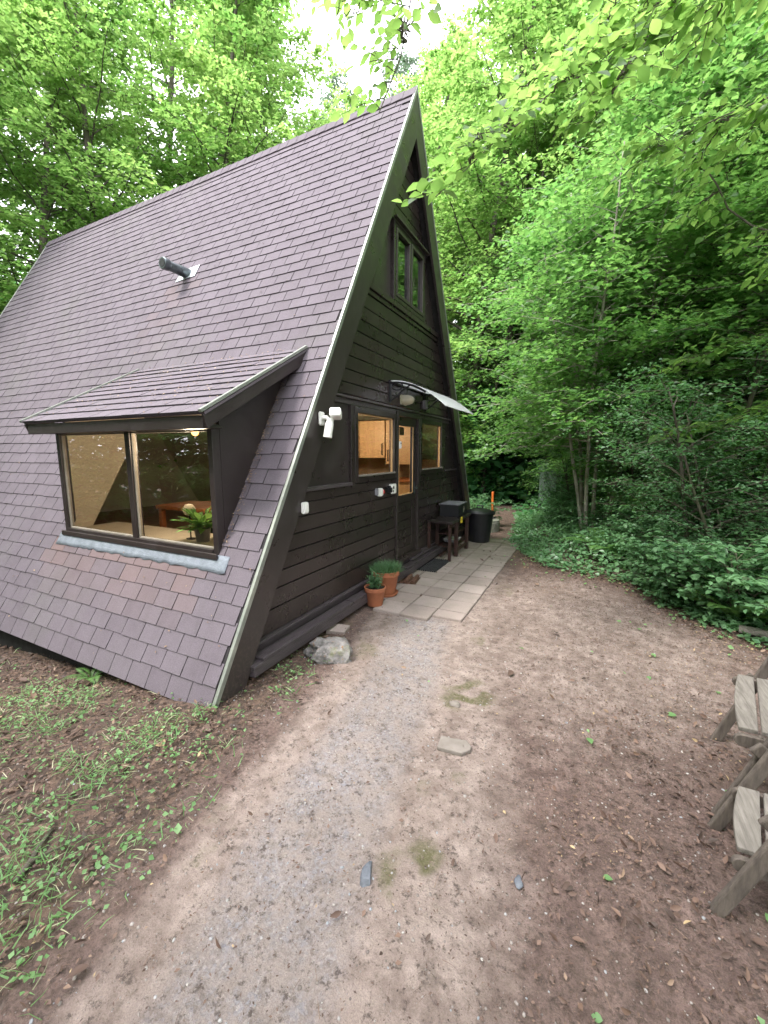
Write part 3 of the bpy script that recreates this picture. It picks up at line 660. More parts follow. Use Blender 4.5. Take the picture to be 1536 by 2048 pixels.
# cheeks
def ztop(y): return EZ+(y-EY)*dz/dy-.02
mb = MB()
yint = (EZ-.02-EY*dz/dy)/(K-dz/dy)
for xa, xb in ((DX1-.03, DX1-.001), (DX0+.001, DX0+.03)):
    mb = MB(); mb.prism([(yd+.071, (yd+.071)*K-.03), (yd+.071, ztop(yd+.071)), (yint, ztop(yint))], 'x', xa, xb, .15); mb.build('cheek', M['paintx'], dorm)
mb = MB()
for xa, xb in ((DX1-.052, DX1-.034), (DX0+.034, DX0+.052)):
    mb.prism([(yd+.072, (yd+.072)*K-.06), (yd+.072, ztop(yd+.072)-.03), (yint, ztop(yint)-.03), (yint+.1, ztop(yint)-.03), (yint+.1, (yint+.1)*K-.2)], 'x', xa, xb)
    mb.build('cheek_lining', M['lining'], dorm); mb = MB()
mb = MB(); q0 = ztop(yd+.07)-.03; q1 = ztop(yint)-.03
mb.prism([(yd+.072, q0-.012), (yint+.05, q1-.012), (yint+.05, q1), (yd+.072, q0)], 'x', DX0+.053, DX1-.053); mb.build('dormer_ceiling', M['lining'], dorm)
mb = MB(); mb.box((DX0+.053, yd+.072, DZB+.02), (DX1-.053, yd+.46, DZB+.045)); mb.build('inner_sill', M['lining'], dorm)
# zinc flashing below the window, crumpled
mb = MB(); nxs = 40
vs = []; rf = random.Random(9)
for i in range(nxs+1):
    x = -2.53+(2.53-.29)*i/nxs
    for j in range(5):
        s = (.838-.095*j/4*1.15+(.0 if j < 4 else rf.uniform(-.009, .006)))/sn
        vs.append(roofpt(x+(.015 if j == 4 else 0)*math.sin(i), s, .014+rf.uniform(-.0005, .001)+(.01 if j == 4 and i % 9 == 4 else 0)))
mb.add(vs, [(i*5+j, i*5+j+1, (i+1)*5+j+1, (i+1)*5+j) for i in range(nxs) for j in range(4)], 0, True)
o = mb.build('flashing', M['zinc'], dorm)
md = o.modifiers.new('s', 'SOLIDIFY'); md.thickness = .003
# flue
fl = MB(); fz, fxx = 3.775, -2.585
fl.tube([(fxx, 2.2, fz), (fxx, 2.02, fz)], .062, 24); fl.tube([(fxx, 2.02, fz), (fxx, 1.88, fz)], .056, 24); fl.tube([(fxx, 1.88, fz), (fxx, 1.865, fz), (fxx, 1.80, fz), (fxx, 1.795, fz)], [.056, .066, .066, .06], 24)
flo = fl.build('flue_pipe', M['flue'], house)
mb = MB(); mb.tube([(fxx, 1.796, fz), (fxx, 1.792, fz)], .046, 20); mb.build('flue_opening', M['black'], flo)
mb = MB(); qx = [(-2.75, 3.68), (-2.42, 3.70), (-2.42, 3.86), (-2.72, 3.84)]
mb.add([roofpt(x, z/sn, .019) for x, z in qx]+[roofpt(x, z/sn, .016) for x, z in qx], [(0, 1, 2, 3), (7, 6, 5, 4), (0, 4, 5, 1), (1, 5, 6, 2), (2, 6, 7, 3), (3, 7, 4, 0)]); mb.build('flue_plate', M['plate'], flo)
# piers under the eave
for i, x in enumerate((-.17,)):
    mb = MB(); hz = float(hgt(x, .08)); mb.box((x-.06, .05, hz-.1), (x+.05, .19, -.02), .1, bev=.01); mb.build('pier', M['concrete'] if i == 0 else M['void'], house)
mb = MB(); mb.box((-L+.2, .085, -.9), (-.32, .11, -.045)); mb.box((-.29, .38, -.3), (-.25, Wd-.4, .15)); mb.box((-L+.2, Wd-.38, -.9), (-.3, Wd-.34, .15)); mb.box((-L+.16, .34, -.9), (-L+.2, Wd-.34, .2)); mb.build('crawl_space_shade_board', M['void'], house)  # front board near-black and set forward to stand in for shade under eave

# ------------------------------------------------------------------ inside the house (seen through the panes)
k = empty('kitchen_cabinet', (-1.1, 4.45, .28), label='pale wood kitchen units with black bar handles behind the lower left window', cat='cabinet')
def kb(name, a, b, mat, par, **kw):
    mb = MB(); mb.box(tuple(Vector(a)-Vector(k.location)), tuple(Vector(b)-Vector(k.location)), .3); return mb.build(name, M[mat], par, .003, **kw)
kb('base_cabinet', (-2.6, 4.40, .28), (-.22, 5.0, 1.12), 'birch', k); kb('worktop', (-2.62, 4.36, 1.125), (-.21, 5.02, 1.16), 'oakred', k); kb('backsplash', (-2.6, 4.98, 1.165), (-.21, 5.0, 1.48), 'splash', k)
for a, b, z in ((-2.1, -1.55, 1.50), (-1.54, -1.05, 1.50), (-1.04, -.55, 1.40)):
    c_ = kb('wall_cabinet', (a, 4.55, z), (b-.006, 4.9, 2.12), 'birch', k)
    d_ = kb('cabinet_door', (a+.004, 4.53, z+.004), (b-.01, 4.548, 2.115), 'birch', c_)
    hx = (b-.05 if a < -1.5 else a+.05)
    mb = MB(); kl = Vector(k.location)
    mb.tube([Vector((hx, 4.53, z+.06))-kl, Vector((hx, 4.50, z+.06))-kl, Vector((hx, 4.50, z+.24))-kl, Vector((hx, 4.53, z+.24))-kl], .007, 6); mb.build('handle', M['black'], c_)
# tall unit at left behind the first window
t_ = empty('tall_cupboard', (-1.2, 2.5, .28), label='tall orange wood cupboard edge behind the lower left window', cat='cupboard')
mb = MB(); mb.box((-.25, -.02, 0), (.05, .5, 1.8), .3); mb.build('carcass', M['birch'], t_, .004)
mb = MB(); mb.box((.052, -.015, .02), (.068, .24, 1.78)); mb.box((.052, .245, .02), (.068, .495, 1.78)); mb.build('cupboard_door', M['birch'], t_, .003)
# sofa and table beyond the dormer window
s_ = empty('sofa', (-2.3, 2.6, .28), label='dark green sofa with wooden arms seen through the dormer window', cat='sofa')
mb = MB(); mb.box((-.5, -.3, .18), (.5, .4, .42), bev=.05); mb.box((-.5, .25, .40), (.5, .5, .95), bev=.05); mb.build('cushion', M['darkcloth'], s_)
for x_ in (-.6, .52): mb = MB(); mb.box((x_, -.35, 0), (x_+.08, .45, .62)); mb.build('arm', M['oakred'], s_, .01)
b_ = empty('dining_chair', (-1.35, 1.95, .28), .4, label='orange wood dining chair seen behind the dormer window', cat='chair')
mb = MB(); mb.box((-.22, -.22, .42), (.22, .22, .46)); mb.build('seat', M['oakred'], b_, .005)
mb = MB(); mb.box((-.22, .19, .46), (-.18, .22, 1.0)); mb.box((.18, .19, .46), (.22, .22, 1.0)); mb.box((-.18, .195, .82), (.18, .215, .99)); mb.box((-.18, .195, .6), (.18, .215, .68)); mb.build('backrest', M['oakred'], b_, .004)
for sx in (-1, 1):
    for sy in (-1, 1): mb = MB(); mb.box((sx*.2-.02, sy*.2-.02, 0), (sx*.2+.02, sy*.2+.02, .419)); mb.build('leg', M['oakred'], b_)
t2 = empty('dining_table', (-2.0, 1.55, .28), 0, label='orange wood table top seen low behind the dormer window', cat='table')
mb = MB(); mb.box((-.4, -.2, .68), (.4, .3, .72)); mb.build('table_top', M['oakred'], t2, .005)
for sx in (-1, 1):
    for sy in (-1, 1): mb = MB(); mb.box((sx*.36-.025, .05+sy*.2-.025, 0), (sx*.36+.025, .05+sy*.2+.025, .679)); mb.build('leg', M['oakred'], t2)
# bulbs
def bulb(name, loc, label, power, r=.03):
    e = empty(name, loc, label=label, cat='lamp')
    mb = MB(); mb.lathe([(.001, -r), (r*.7, -r*.7), (r, 0), (r*.7, r*.7), (r*.35, r*1.3), (.001, r*1.35)], sides=16); mb.build('bulb', M['bulb'], e)
    mb = MB(); mb.tube([(0, 0, r*1.3), (0, 0, r*1.3+.05)], r*.4, 10); mb.build('socket', M['black'], e)
    ld = bpy.data.lights.new(name+'_light', 'POINT'); ld.energy = power; ld.color = (1, .77, .54); ld.shadow_soft_size = .08
    lo = bpy.data.objects.new(name+'_light', ld); COL.objects.link(lo); lo.parent = e; lo.location = (0, 0, -.1)
    return e
bulb('pendant_bulb', (-1.0, .81, 1.765), 'glowing orange bulb hanging inside the dormer window, top right of the pane', 6.5)
bulb('ceiling_bulb', (-1.3, 3.6, 2.05), 'warm lit ceiling bulb inside the kitchen', 11)
bulb('ceiling_bulb', (-3.6, 3.0, 2.05), 'warm lit ceiling bulb deep inside the living room', 1.5)
# plant on the dormer sill
pl = empty('houseplant', (-.80, .66, DZB+.046), label='small green houseplant in a dark pot on the dormer sill inside the pane', cat='houseplant')
mb = MB(); mb.lathe([(.001, 0), (.05, 0), (.065, .11), (.058, .11), (.05, .09), (.001, .09)], sides=20); mb.build('plant_pot', M['greyp'], pl)
rg = np.random.default_rng(5); n = 90; az = rg.random(n)*6.28; el = rg.random(n)*1.1+.1
D = np.stack([np.cos(az)*np.cos(el), np.sin(az)*np.cos(el), np.sin(el)], 1); P0 = np.array([0, 0, .11])+D*rg.random((n, 1))*.15
V_, F_, T_ = leaves(P0, D+np.array([0, 0, -.2]), np.array([0, 0, 1.])+rg.normal(0, .3, (n, 3)), .07+rg.random(n)*.07, OVAL, .42, rng=rg); npmesh('foliage', V_, F_, M['leafmid'], pl, T_)
gb = empty('paper_globe', (-.97, .68, DZB+.046), label='pale round globe ornament left of the houseplant on the dormer sill', cat='ornament')
mb = MB(); mb.lathe([(.001, .2), (.03, .207), (.048, .235), (.05, .25), (.048, .265), (.03, .293), (.001, .3)], sides=20); mb.build('globe', M['lining'], gb)
mb = MB(); mb.tube([(0, 0, 0), (0, 0, .2)], .006, 8); mb.lathe([(.001, 0), (.035, 0), (.035, .008), (.001, .012)]); mb.build('stand', M['black'], gb)

# ------------------------------------------------------------------ fittings on the front
f = empty('flood_light', (.002, 1.22, 1.88), label='white swivel floodlight on the left barge board', cat='outdoor lamp')
mb = MB(); mb.box((0, -.035, -.06), (.022, .035, .05), bev=.008); mb.tube([(.02, 0, 0), (.07, 0, .0)], .018, 12); mb.build('wall_bracket', M['white'], f)
mb = MB(); R = Matrix.Rotation(math.radians(25), 3, 'Z') @ Matrix.Rotation(math.radians(-20), 3, 'X'); mb.box((-.045, -.045, -.03), (.045, .055, .04), 0, R, (.125, .035, .03), .007); mb.build('lamp_head', M['white'], f)
mb = MB(); mb.tube([(.10, .0, -.01), (.095, -.012, -.05), (.085, -.03, -.16)], [.03, .034, .036], 18); mb.build('motion_sensor', M['white'], f)
f = empty('light_switch', (.002, .96, 1.165), label='small white switch box on the lower left barge board', cat='switch')
mb = MB(); mb.box((0, -.032, -.045), (.032, .032, .045), bev=.006); mb.build('switch_box', M['white'], f)
mb = MB(); mb.box((.033, -.022, -.03), (.038, .022, .03), bev=.002); mb.build('rocker', M['white'], f)
f = empty('power_socket', (RX+.001, 2.42, 1.155), label='white outdoor socket with a red plug collar below the left window', cat='socket')
mb = MB(); mb.box((0, -.04, -.03), (.03, .0, .045), bev=.004); mb.build('back_box', M['greyp'], f)
mb = MB(); mb.box((0, .005, -.045), (.055, .075, .045), bev=.01); mb.build('plug', M['white'], f)
mb = MB(); mb.tube([(.03, .078, .0), (.03, .095, 0)], .030, 16); mb.build('collar', M['red'], f)
f = empty('meter_box', (RX+.001, 2.74, 1.165), label='white and black socket box beside the door frame', cat='socket')
mb = MB(); mb.box((0, 0, -.055), (.045, .12, .06), bev=.006); mb.build('cover', M['white'], f)
mb = MB(); mb.box((0, -.10, -.05), (.06, -.005, .045), bev=.02); mb.build('plug', M['black'], f)
mb = MB(); mb.box((.046, .02, .005), (.05, .05, .035)); mb.box((.046, .02, -.035), (.05, .035, -.01)); mb.build('outlet', M['black'], f)
f = empty('door_sensor', (RX+.024, 3.10, 1.69), label='small white rectangular sensor on the door glass edge', cat='sensor')
f.location = (RX-.012, 3.055, 1.69)
mb = MB(); mb.box((0, -.03, -.045), (.024, .03, .045), bev=.006); mb.build('casing', M['white'], f); mb = MB(); mb.box((.0245, -.012, .01), (.027, .012, .03)); mb.build('button', M['greyp'], f)
f = empty('wall_lamp', (RX+.001, 3.12, 2.235), label='cream bulkhead lamp above the door under the canopy', cat='outdoor lamp')
mb = MB(); mb.box((0, -.09, -.06), (.03, .09, .06), bev=.01); mb.build('mounting', M['cream'], f)
mb = MB()
pr_ = [(.001, .12), (.03, .115), (.055, .09), (.07, .045), (.075, 0)]
vs = []; fs = []
for i, (r_, h_) in enumerate(pr_):
    for kk in range(20): a = 2*math.pi*kk/20; vs.append((.03+h_, r_*1.2*math.cos(a), r_*.85*math.sin(a)))
fs = [(i*20+q, i*20+(q+1) % 20, (i+1)*20+(q+1) % 20, (i+1)*20+q) for i in range(4) for q in range(20)]
mb.add(vs, fs, 0, True); mb.build('shade', M['cream'], f)
f = empty('junction_box', (RX+.001, 3.83, 2.25), label='small grey box on the wall at the right end of the canopy', cat='junction box')
mb = MB(); mb.box((0, -.045, -.06), (.05, .045, .06), bev=.006); mb.build('casing', M['greyp'], f); mb = MB(); mb.tube([(.02, 0, -.06), (.02, .02, -.12), (.0, .05, -.15)], .006, 6); mb.build('cable', M['black'], f)
# canopy
cn = empty('door_canopy', (RX, 3.32, 2.17), label='curved translucent door canopy on black scroll brackets over the entrance', cat='canopy')
mb = MB(); ca, cb = -.59, .59; N = 14
def arc(t): return (.02+.66*t, .235-.30*t**1.8+.012*math.sin(math.pi*t))
vs = []
for i in range(N+1):
    x, z = arc(i/N)
    for yy in (ca, cb): vs += [(x, yy, z+.003), (x, yy, z-.001)]
fs = []
for i in range(N):
    a = i*4; fs += [(a, a+4, a+6, a+2), (a+1, a+3, a+7, a+5), (a, a+1, a+5, a+4), (a+2, a+6, a+7, a+3)]
fs += [(0, 2, 3, 1), (N*4, N*4+1, N*4+3, N*4+2)]
mb.add(vs, fs, 0, True); mb.build('sheet', M['canopy'], cn)
for yy in (ca+.02, cb-.02):
    mb = MB(); mb.box((0, yy-.012, 0), (.022, yy+.012, .25))
    pts = [arc(i/N) for i in range(0, 10)]
    mb.tube([(x, yy, z-.016) for x, z in pts], .012, 8)
    for (cx_, cz_, rx_, rz_) in ((.10, .175, .065, .042),):
        mb.tube([(cx_+rx_*math.cos(a*math.pi/8), yy, cz_+rz_*math.sin(a*math.pi/8)) for a in range(17)], .009, 6, cap=False)
    mb.tube([(.02, yy, .02), (.09, yy, .06), (.16, yy, .12), (.26, yy, .18), (.36, yy, .17)], .010, 6)
    mb.build('bracket', M['black'], cn)
mb = MB(); mb.box((0, ca, .225), (.03, cb, .25)); mb.build('wall_rail', M['black'], cn)
mb = MB(); mb.tube([(arc(1)[0], ca, arc(1)[1]), (arc(1)[0], cb, arc(1)[1])], .006, 6); mb.build('front_edge', M['canopy'], cn)

# ------------------------------------------------------------------ things on the patio
def pot(name, loc, r, h, label, saucer, plant):
    e = empty(name, loc, label=label, cat='flower pot', group='terracotta pots by the wall')
    z0 = .012 if saucer else 0
    mb = MB(); b = r*.68
    mb.lathe([(.001, z0), (b, z0), (b+.003, z0+.004), (r*.93, z0+h*.80), (r*.94, z0+h*.805), (r, z0+h*.81), (r*1.02, z0+h*.985), (r*1.0, z0+h), (r*.93, z0+h), (r*.9, z0+h*.9), (.001, z0+h*.9)], sides=40); mb.build('pot_body', M['terracotta'], e)
    mb = MB(); mb.lathe([(.001, z0+h*.91), (r*.5, z0+h*.925), (r*.9, z0+h*.905)], sides=20); mb.build('soil', M['soil'], e)
    if saucer: mb = MB(); mb.lathe([(.001, 0), (r*.82, 0), (r*.93, .028), (r*.9, .03), (r*.82, .01), (.001, .010)], sides=36); mb.build('saucer', M['terracotta'], e)
    rg = np.random.default_rng(int(r*1000)); V_, F_, T_ = plant(rg, r, z0+h*.9); npmesh('plant', V_, F_, M['herb'], e, T_)
    return e
def chives(rg, r, z):
    n = 1300; a = rg.random(n)*6.28; q = np.sqrt(rg.random(n))*r*.9; P0 = np.stack([q*np.cos(a), q*np.sin(a), np.full(n, z)], 1)
    D = np.stack([np.cos(a)*q/r*.9, np.sin(a)*q/r*.9, .8+rg.random(n)*.4], 1)+rg.normal(0, .35, (n, 3)); D[:, 2] = np.abs(D[:, 2])
    return leaves(P0, D, rg.normal(0, 1, (n, 3)), .05+rg.random(n)*.10, BLADE, .05, rng=rg)
def sprigs(rg, r, z):
    out = []
    Ps, Ds, Ns, Ls = [], [], [], []
    for s in range(34):
        a = rg.random()*6.28; q = rg.random()*r*.6; p = np.array([q*math.cos(a), q*math.sin(a), z]); d = np.array([math.cos(a)*.5*rg.random(), math.sin(a)*.5*rg.random(), 1]); H = .07+rg.random()*.12
        for t in np.linspace(.1, 1, 9):
            for kk in range(2):
                b = rg.random()*6.28; Ps.append(p+d*H*t); Ds.append([math.cos(b), math.sin(b), .4]); Ns.append([0, 0, 1]); Ls.append(.02+.015*rg.random())
    return leaves(np.array(Ps), np.array(Ds), np.array(Ns)+rg.normal(0, .4, (len(Ps), 3)), np.array(Ls), KITE, .5, rng=rg)
pot('flower_pot', (.04, 2.36, .017), .155, .27, 'larger terracotta pot of chives standing on a saucer', True, chives)
pot('flower_pot', (.085, 2.02, .012), .113, .20, 'smaller terracotta pot of straggly herbs without saucer, left of the chive pot', False, sprigs)
e = empty('boot_scraper', (.10, 2.93, .018), .15, label='worn brown ribbed boot brush lying behind the large pot', cat='boot brush')
mb = MB()
for i in range(3): mb.tube([(-.11+.085*i*1.0, -.14, .022), (-.10+.085*i, 0, .030), (-.11+.085*i, .14, .022)], [.024, .03, .024], 10)
mb.build('bristle_roll', M['scraper'], e); mb = MB(); mb.box((-.14, -.14, 0), (.10, .14, .008)); mb.build('tray', M['scraper'], e)
e = empty('door_mat', (.10, 3.72, .019), label='black slatted rubber doormat on the paving before the door', cat='doormat')
mb = MB()
for i in range(11): mb.box((-.165+i*.031, -.33, 0), (-.165+i*.031+.02, .33, .014), bev=.002)
mb.build('slats', M['rubber'], e)
for y_ in (-.28, -.1, .1, .28): mb = MB(); mb.box((-.168, y_-.012, .001), (.17, y_+.012, .009)); mb.build('cross_strip', M['rubber'], e)
# bench (work table) against the wall
bt = empty('work_table', (.08, 4.62, .014), label='low dark red-brown wooden table against the wall right of the door', cat='table')
mb = MB(); mb.box((-.17, -.62, .555), (.22, .42, .585), .2); mb.build('table_top', M['paint'], bt, .004)
for sx, sy in ((.175, -.26), (.175, .33), (-.13, -.26), (-.13, .33)): mb = MB(); mb.box((sx-.027, sy-.027, 0), (sx+.027, sy+.027, .553)); mb.build('leg', M['brownwood'], bt, .004)
mb = MB(); mb.box((.15, -.62, .50), (.17, .42, .553)); mb.box((-.13, -.24, .07), (-.10, .31, .11)); mb.box((.16, -.232, .07), (.185, .302, .11)); mb.build('rail', M['brownwood'], bt, .003)
for z_ in (.13, .33):
    mb = MB()
    for i in range(3): mb.box((-.14+i*.10, -.28, z_), (-.14+i*.10+.085, .35, z_+.02))
    mb.build('shelf', M['brownwood'], bt, .003)
mb = MB(); mb.tube([(.0, -.26, .05), (.0, -.5, .05)], .02, 8); mb.box((-.16, -.62, 0), (-.12, -.58, .555)); mb.box((.16, -.62, 0), (.2, -.58, .50)); mb.build('spare_leg', M['brownwood'], bt, .003)
mb = MB(); R = Matrix.Rotation(-.1, 3, 'X'); mb.box((0, -.06, -.05), (.003, .035, .045), 0, R, (.225, -.16, .565)); mb.build('sticker', M['yellow'], bt)
mb = MB(); mb.box((.2285, -.18, .55), (.2295, -.155, .58)); mb.box((.2285, -.175, .585), (.2295, -.16, .592)); mb.build('sticker_print', M['black'], bt)
def prism_crate():
    e = empty('storage_box', (.08, 4.72, .60), label='black box with a pale oval emblem standing on the wooden table', cat='box')
    mb = MB(); mb.box((-.15, -.22, 0), (.16, .25, .185), bev=.006); mb.build('box_body', M['black'], e); mb = MB(); mb.box((-.155, -.225, .186), (.165, .255, .20), bev=.004); mb.build('lid', M['greyp'], e)
    mb = MB(); n = 20
    vs = [(.1625, .06+.032*math.cos(2*math.pi*i/n), .095+.05*math.sin(2*math.pi*i/n)) for i in range(n)]+[(.1625, .06+.024*math.cos(2*math.pi*i/n), .095+.041*math.sin(2*math.pi*i/n)) for i in range(n)]
    mb.add(vs, [(i, (i+1) % n, (i+1) % n+n, i+n) for i in range(n)]); mb.add([(.1625, .06+.012*math.cos(2*math.pi*i/12), .095+.022*math.sin(2*math.pi*i/12)) for i in range(12)], [list(range(12))]); mb.build('emblem', M['cream'], e, fix=False)
prism_crate()
e = empty('plastic_tray', (.10, 4.66, .182), label='pale plastic tray on the lower shelf of the wooden table', cat='tray')
mb = MB(); mb.box((-.1, -.12, 0), (.1, .12, .05), bev=.01); mb.build('tray_body', M['greyp'], e); mb = MB(); mb.box((-.11, -.13, .045), (.11, .13, .054), bev=.003); mb.build('rim', M['white'], e)
e = empty('dustbin', (.30, 5.62, .016), label='black ribbed plastic dustbin with lid beside the house corner', cat='dustbin')
mb = MB(); prof = [(.001, 0), (.185, 0), (.19, .02), (.245, .50), (.26, .505), (.26, .525), (.245, .525)]
sides = 48
vs = []
for r_, z_ in prof:
    for q in range(sides): a = 2*math.pi*q/sides; rr_ = r_*(1-.02*(q % 4 in (0, 1)))if .01 < z_ < .504 else r_; vs.append((rr_*math.cos(a), rr_*math.sin(a), z_))
mb.add(vs, [(i*sides+q, i*sides+(q+1) % sides, (i+1)*sides+(q+1) % sides, (i+1)*sides+q) for i in range(len(prof)-1) for q in range(sides)], 0, True); mb.build('bin_body', M['black'], e)
mb = MB(); mb.lathe([(.268, .50), (.272, .53), (.26, .545), (.12, .59), (.05, .60), (.001, .602)], sides=40); lid = mb.build('lid', M['black'], e)
mb = MB(); mb.tube([(-.05, 0, .60), (-.045, 0, .64), (.045, 0, .64), (.05, 0, .60)], .014, 8); mb.build('handle', M['black'], lid)
for sg in (-1, 1): mb = MB(); mb.tube([(sg*.24, -.05, .44), (sg*.285, -.04, .44), (sg*.285, .04, .44), (sg*.24, .05, .44)], .01, 8); mb.build('side_handle', M['black'], e)
e = empty('marker_post', (.19, 7.0, 0), label='thin orange marker post behind the dustbin', cat='post')
mb = MB(); mb.tube([(0, 0, -.05), (0, 0, .76)], .026, 14); mb.build('post_shaft', M['orange'], e); mb = MB(); mb.tube([(0, 0, .761), (0, 0, .78)], [.028, .02], 14); mb.build('cap', M['orange'], e)
e = empty('well_ring', (.20, 6.98, 0), label='round concrete well cover behind the dustbin', cat='well cover')
e.location = (.17, 6.72, 0)
mb = MB(); mb.lathe([(.28, -.05), (.28, .2), (.27, .21), (.23, .212)], sides=36); mb.build('ring', M['concrete'], e); mb = MB(); mb.lathe([(.27, .213), (.27, .24), (.001, .25)], sides=36); mb.build('cover', M['concrete'], e)
bpy.data.objects['marker_post'].location = (.22, 7.08, 0)
# utility boxes far down the trail
def ubox(loc, w, d, h, label, mat):
    e = empty('utility_cabinet', (*loc, float(hgt(*loc))-.03), .1, label=label, cat='utility cabinet')
    mb = MB(); mb.box((-w/2, -d/2, 0), (w/2, d/2, h), bev=.01); mb.build('cabinet_body', M[mat], e); mb = MB(); mb.box((-w/2-.03, -d/2-.03, h+.001), (w/2+.03, d/2+.03, h+.05), bev=.01); mb.build('cabinet_roof', M[mat], e)
    mb = MB(); mb.box((-w/2+.04, -d/2-.012, .06), (w/2-.04, -d/2-.001, h-.06)); mb.build('cabinet_door', M[mat], e)
ubox((1.02, 10.2), .42, .3, 1.12, 'tall grey-green utility cabinet half hidden by undergrowth at the end of the trail', 'greenbox')
ubox((.42, 12.6), .45, .3, .95, 'small grey concrete utility cabinet in the dark wood left of the tall one', 'concrete')

# ------------------------------------------------------------------ stones
def stone(name, loc, size, label, mat, seed, rot=0, cat='stone', flat=.6, sub=5, rough=.35):
    bm = bmesh.new(); bmesh.ops.create_icosphere(bm, subdivisions=sub, radius=1)
    for v in bm.verts:
        p_ = v.co.copy()+Vector((seed*3.1, seed, 0)); d = noise.noise(p_*1.1)*rough+noise.noise(p_*2.7)*rough*.45+abs(noise.noise(p_*6))*-.10+noise.noise(p_*15)*.03
        q = v.co*(1+d)
        for ax in ((1, .3, .2), (-.5, .8, .35), (.1, -.9, .3), (.2, .1, 1)):   # chip flats
            a = Vector(ax).normalized(); k_ = q.dot(a)
            if k_ > .74: q -= a*(k_-.74)*.8
        v.co = Vector((q.x*size[0], q.y*size[1], q.z*size[2]))
    me = bpy.data.meshes.new(name); bm.to_mesh(me); bm.free(); me.materials.append(M[mat])
    for p_ in me.polygons: p_.use_smooth = True
    o = bpy.data.objects.new(name, me); COL.objects.link(o); o.location = loc; o.rotation_euler = (0, 0, rot)
    return tag(o, label, cat)
stone('boulder', (.27, .93, .03), (.20, .15, .125), 'mossy grey limestone boulder at the foot of the house wall', 'rock', 4.4, .35, 'rock', rough=.5)
stone('half_buried_stone', (1.35, -.45, -.006), (.024, .055, .028), 'pointed blue-grey stone half buried in the gravel path', 'slate', 2, .3)
stone('slate_chip', (1.88, -.22, .002), (.016, .03, .006), 'blue-grey slate chip on the bare soil', 'slate', 5, .2, sub=3)
stone('pale_stone', (1.34, .74, .004), (.04, .026, .018), 'small pale stone on the moss patch of the path', 'palestone', 6, .1, sub=3)
mb = MB(); mb.prism([(-.085, -.045), (-.02, -.052), (.05, -.06), (.095, -.02), (.098, .01), (.07, .05), (-.02, .047), (-.075, .055)], 'z', -.02, .007, .5)
o = mb.build('stone_slab', M['palestone'], None, .006); o.location = (1.44, .38, .0); o.rotation_euler = (0, 0, .2); tag(o, 'flat pale slab set into the right side of the path', 'stone slab')
mb = MB(); mb.prism([(-.09, -.07), (.08, -.08), (.10, .06), (-.06, .08)], 'z', -.02, .015, .5)
o = mb.build('tile_fragment', M['paving'], None, .004); o.location = (.06, 1.34, .01); o.rotation_euler = (.05, 0, .3); tag(o, 'broken paving tile between the boulder and the wall ledge', 'tile')
e = empty('fallen_branch', (.18, -1.02, float(hgt(.18, -1.02))+.012), label='short forked brown stick lying in the litter at lower left', cat='stick')
mb = MB(); mb.tube([(-.10, .12, 0), (-.05, .06, .012), (0, 0, .01), (.03, -.06, .0)], [.006, .009, .010, .011], 8); mb.build('stick_stem', M['bark'], e); mb = MB(); mb.tube([(0, 0, .01), (.03, .06, .015), (.05, .13, .005)], [.007, .005, .003], 6); mb.build('side_twig', M['bark'], e)

# ------------------------------------------------------------------ folding garden chairs at the right
def garden_chair(y0, y1, x0, label, skew=.21, lean=.36, top=.95, tw=.046, SH=.42):
    e = empty('garden_chair', (x0, y0, 0), label=label, cat='garden chair', group='weathered wooden garden chairs')
    w = y1-y0; dx = skew*w
    for yy, xx in ((0, 0), (w, dx)):
        mb = MB(); mb.beam((xx-.01, yy, -.02), (xx+lean*top, yy, top), .024, tw, (1, 0, 0), .3); mb.build('side_leg', M['greywood'], e, .006)
        mb = MB(); mb.beam((xx+.62, yy+.032, -.02), (xx+.10, yy+.032, .40), .022, .055, (1, 0, 0), .3); mb.build('rear_leg', M['greywood'], e, .006)
        # seat rail with rounded front end
        yo = .026 if yy == 0 else -.026
        mb = MB(); pts = [(-.0+.03*(1-math.cos(a)), .03*math.sin(a)) for a in ()]
        R_ = .026; poly = [(xx+.055+R_*math.cos(a), SH-.035+R_*math.sin(a)) for a in np.linspace(math.pi*.5, math.pi*1.5, 9)]+[(xx+.55, SH-.06), (xx+.55, SH-.009)]
        mb.prism(poly, 'y', yy+yo-.011, yy+yo+.011, .2); mb.build('seat_rail', M['greywood'], e, .003)
    for i in range(6):   # seat slats run from side to side, the first with a curved edge
        a = .045+i*.078; mb = MB(); n = 10; poly = []
        for j in range(n+1):
            t_ = j/n; y = .04+(w-.08)*t_; c_ = (-.014*math.sin(math.pi*t_) if i == 0 else 0); poly.append((a+c_+dx*t_, y))
        poly += [(a+.066+dx, w-.04), (a+.066, .04)]
        mb.prism(poly, 'z', SH-.006, SH+.014, .4); mb.build('seat_slat', M['greywood2'], e, .004)
    for i in range(5):
        z_ = .52+i*.085; mb = MB(); xb = lean*z_+.05
        mb.beam((xb, .02, z_), (xb+dx, w-.02, z_), .018, .07, (lean, 0, 1), .4); mb.build('back_slat', M['greywood2'], e, .004)
    return e
garden_chair(.46, 1.08, 2.62, 'weathered wooden slatted chair at the right edge, the farther one')
garden_chair(-.02, .40, 2.515, 'weathered wooden slatted chair at the right edge, the nearer one', .21, .38, SH=.24)
mb = MB(); mb.beam((3.29, 2.86, .06), (4.0, 2.66, .09), .12, .035, tint=.3); o = mb.build('loose_board', M['greywood2'], None, .006); tag(o, 'weathered grey board lying beside the undergrowth at the right edge', 'board')

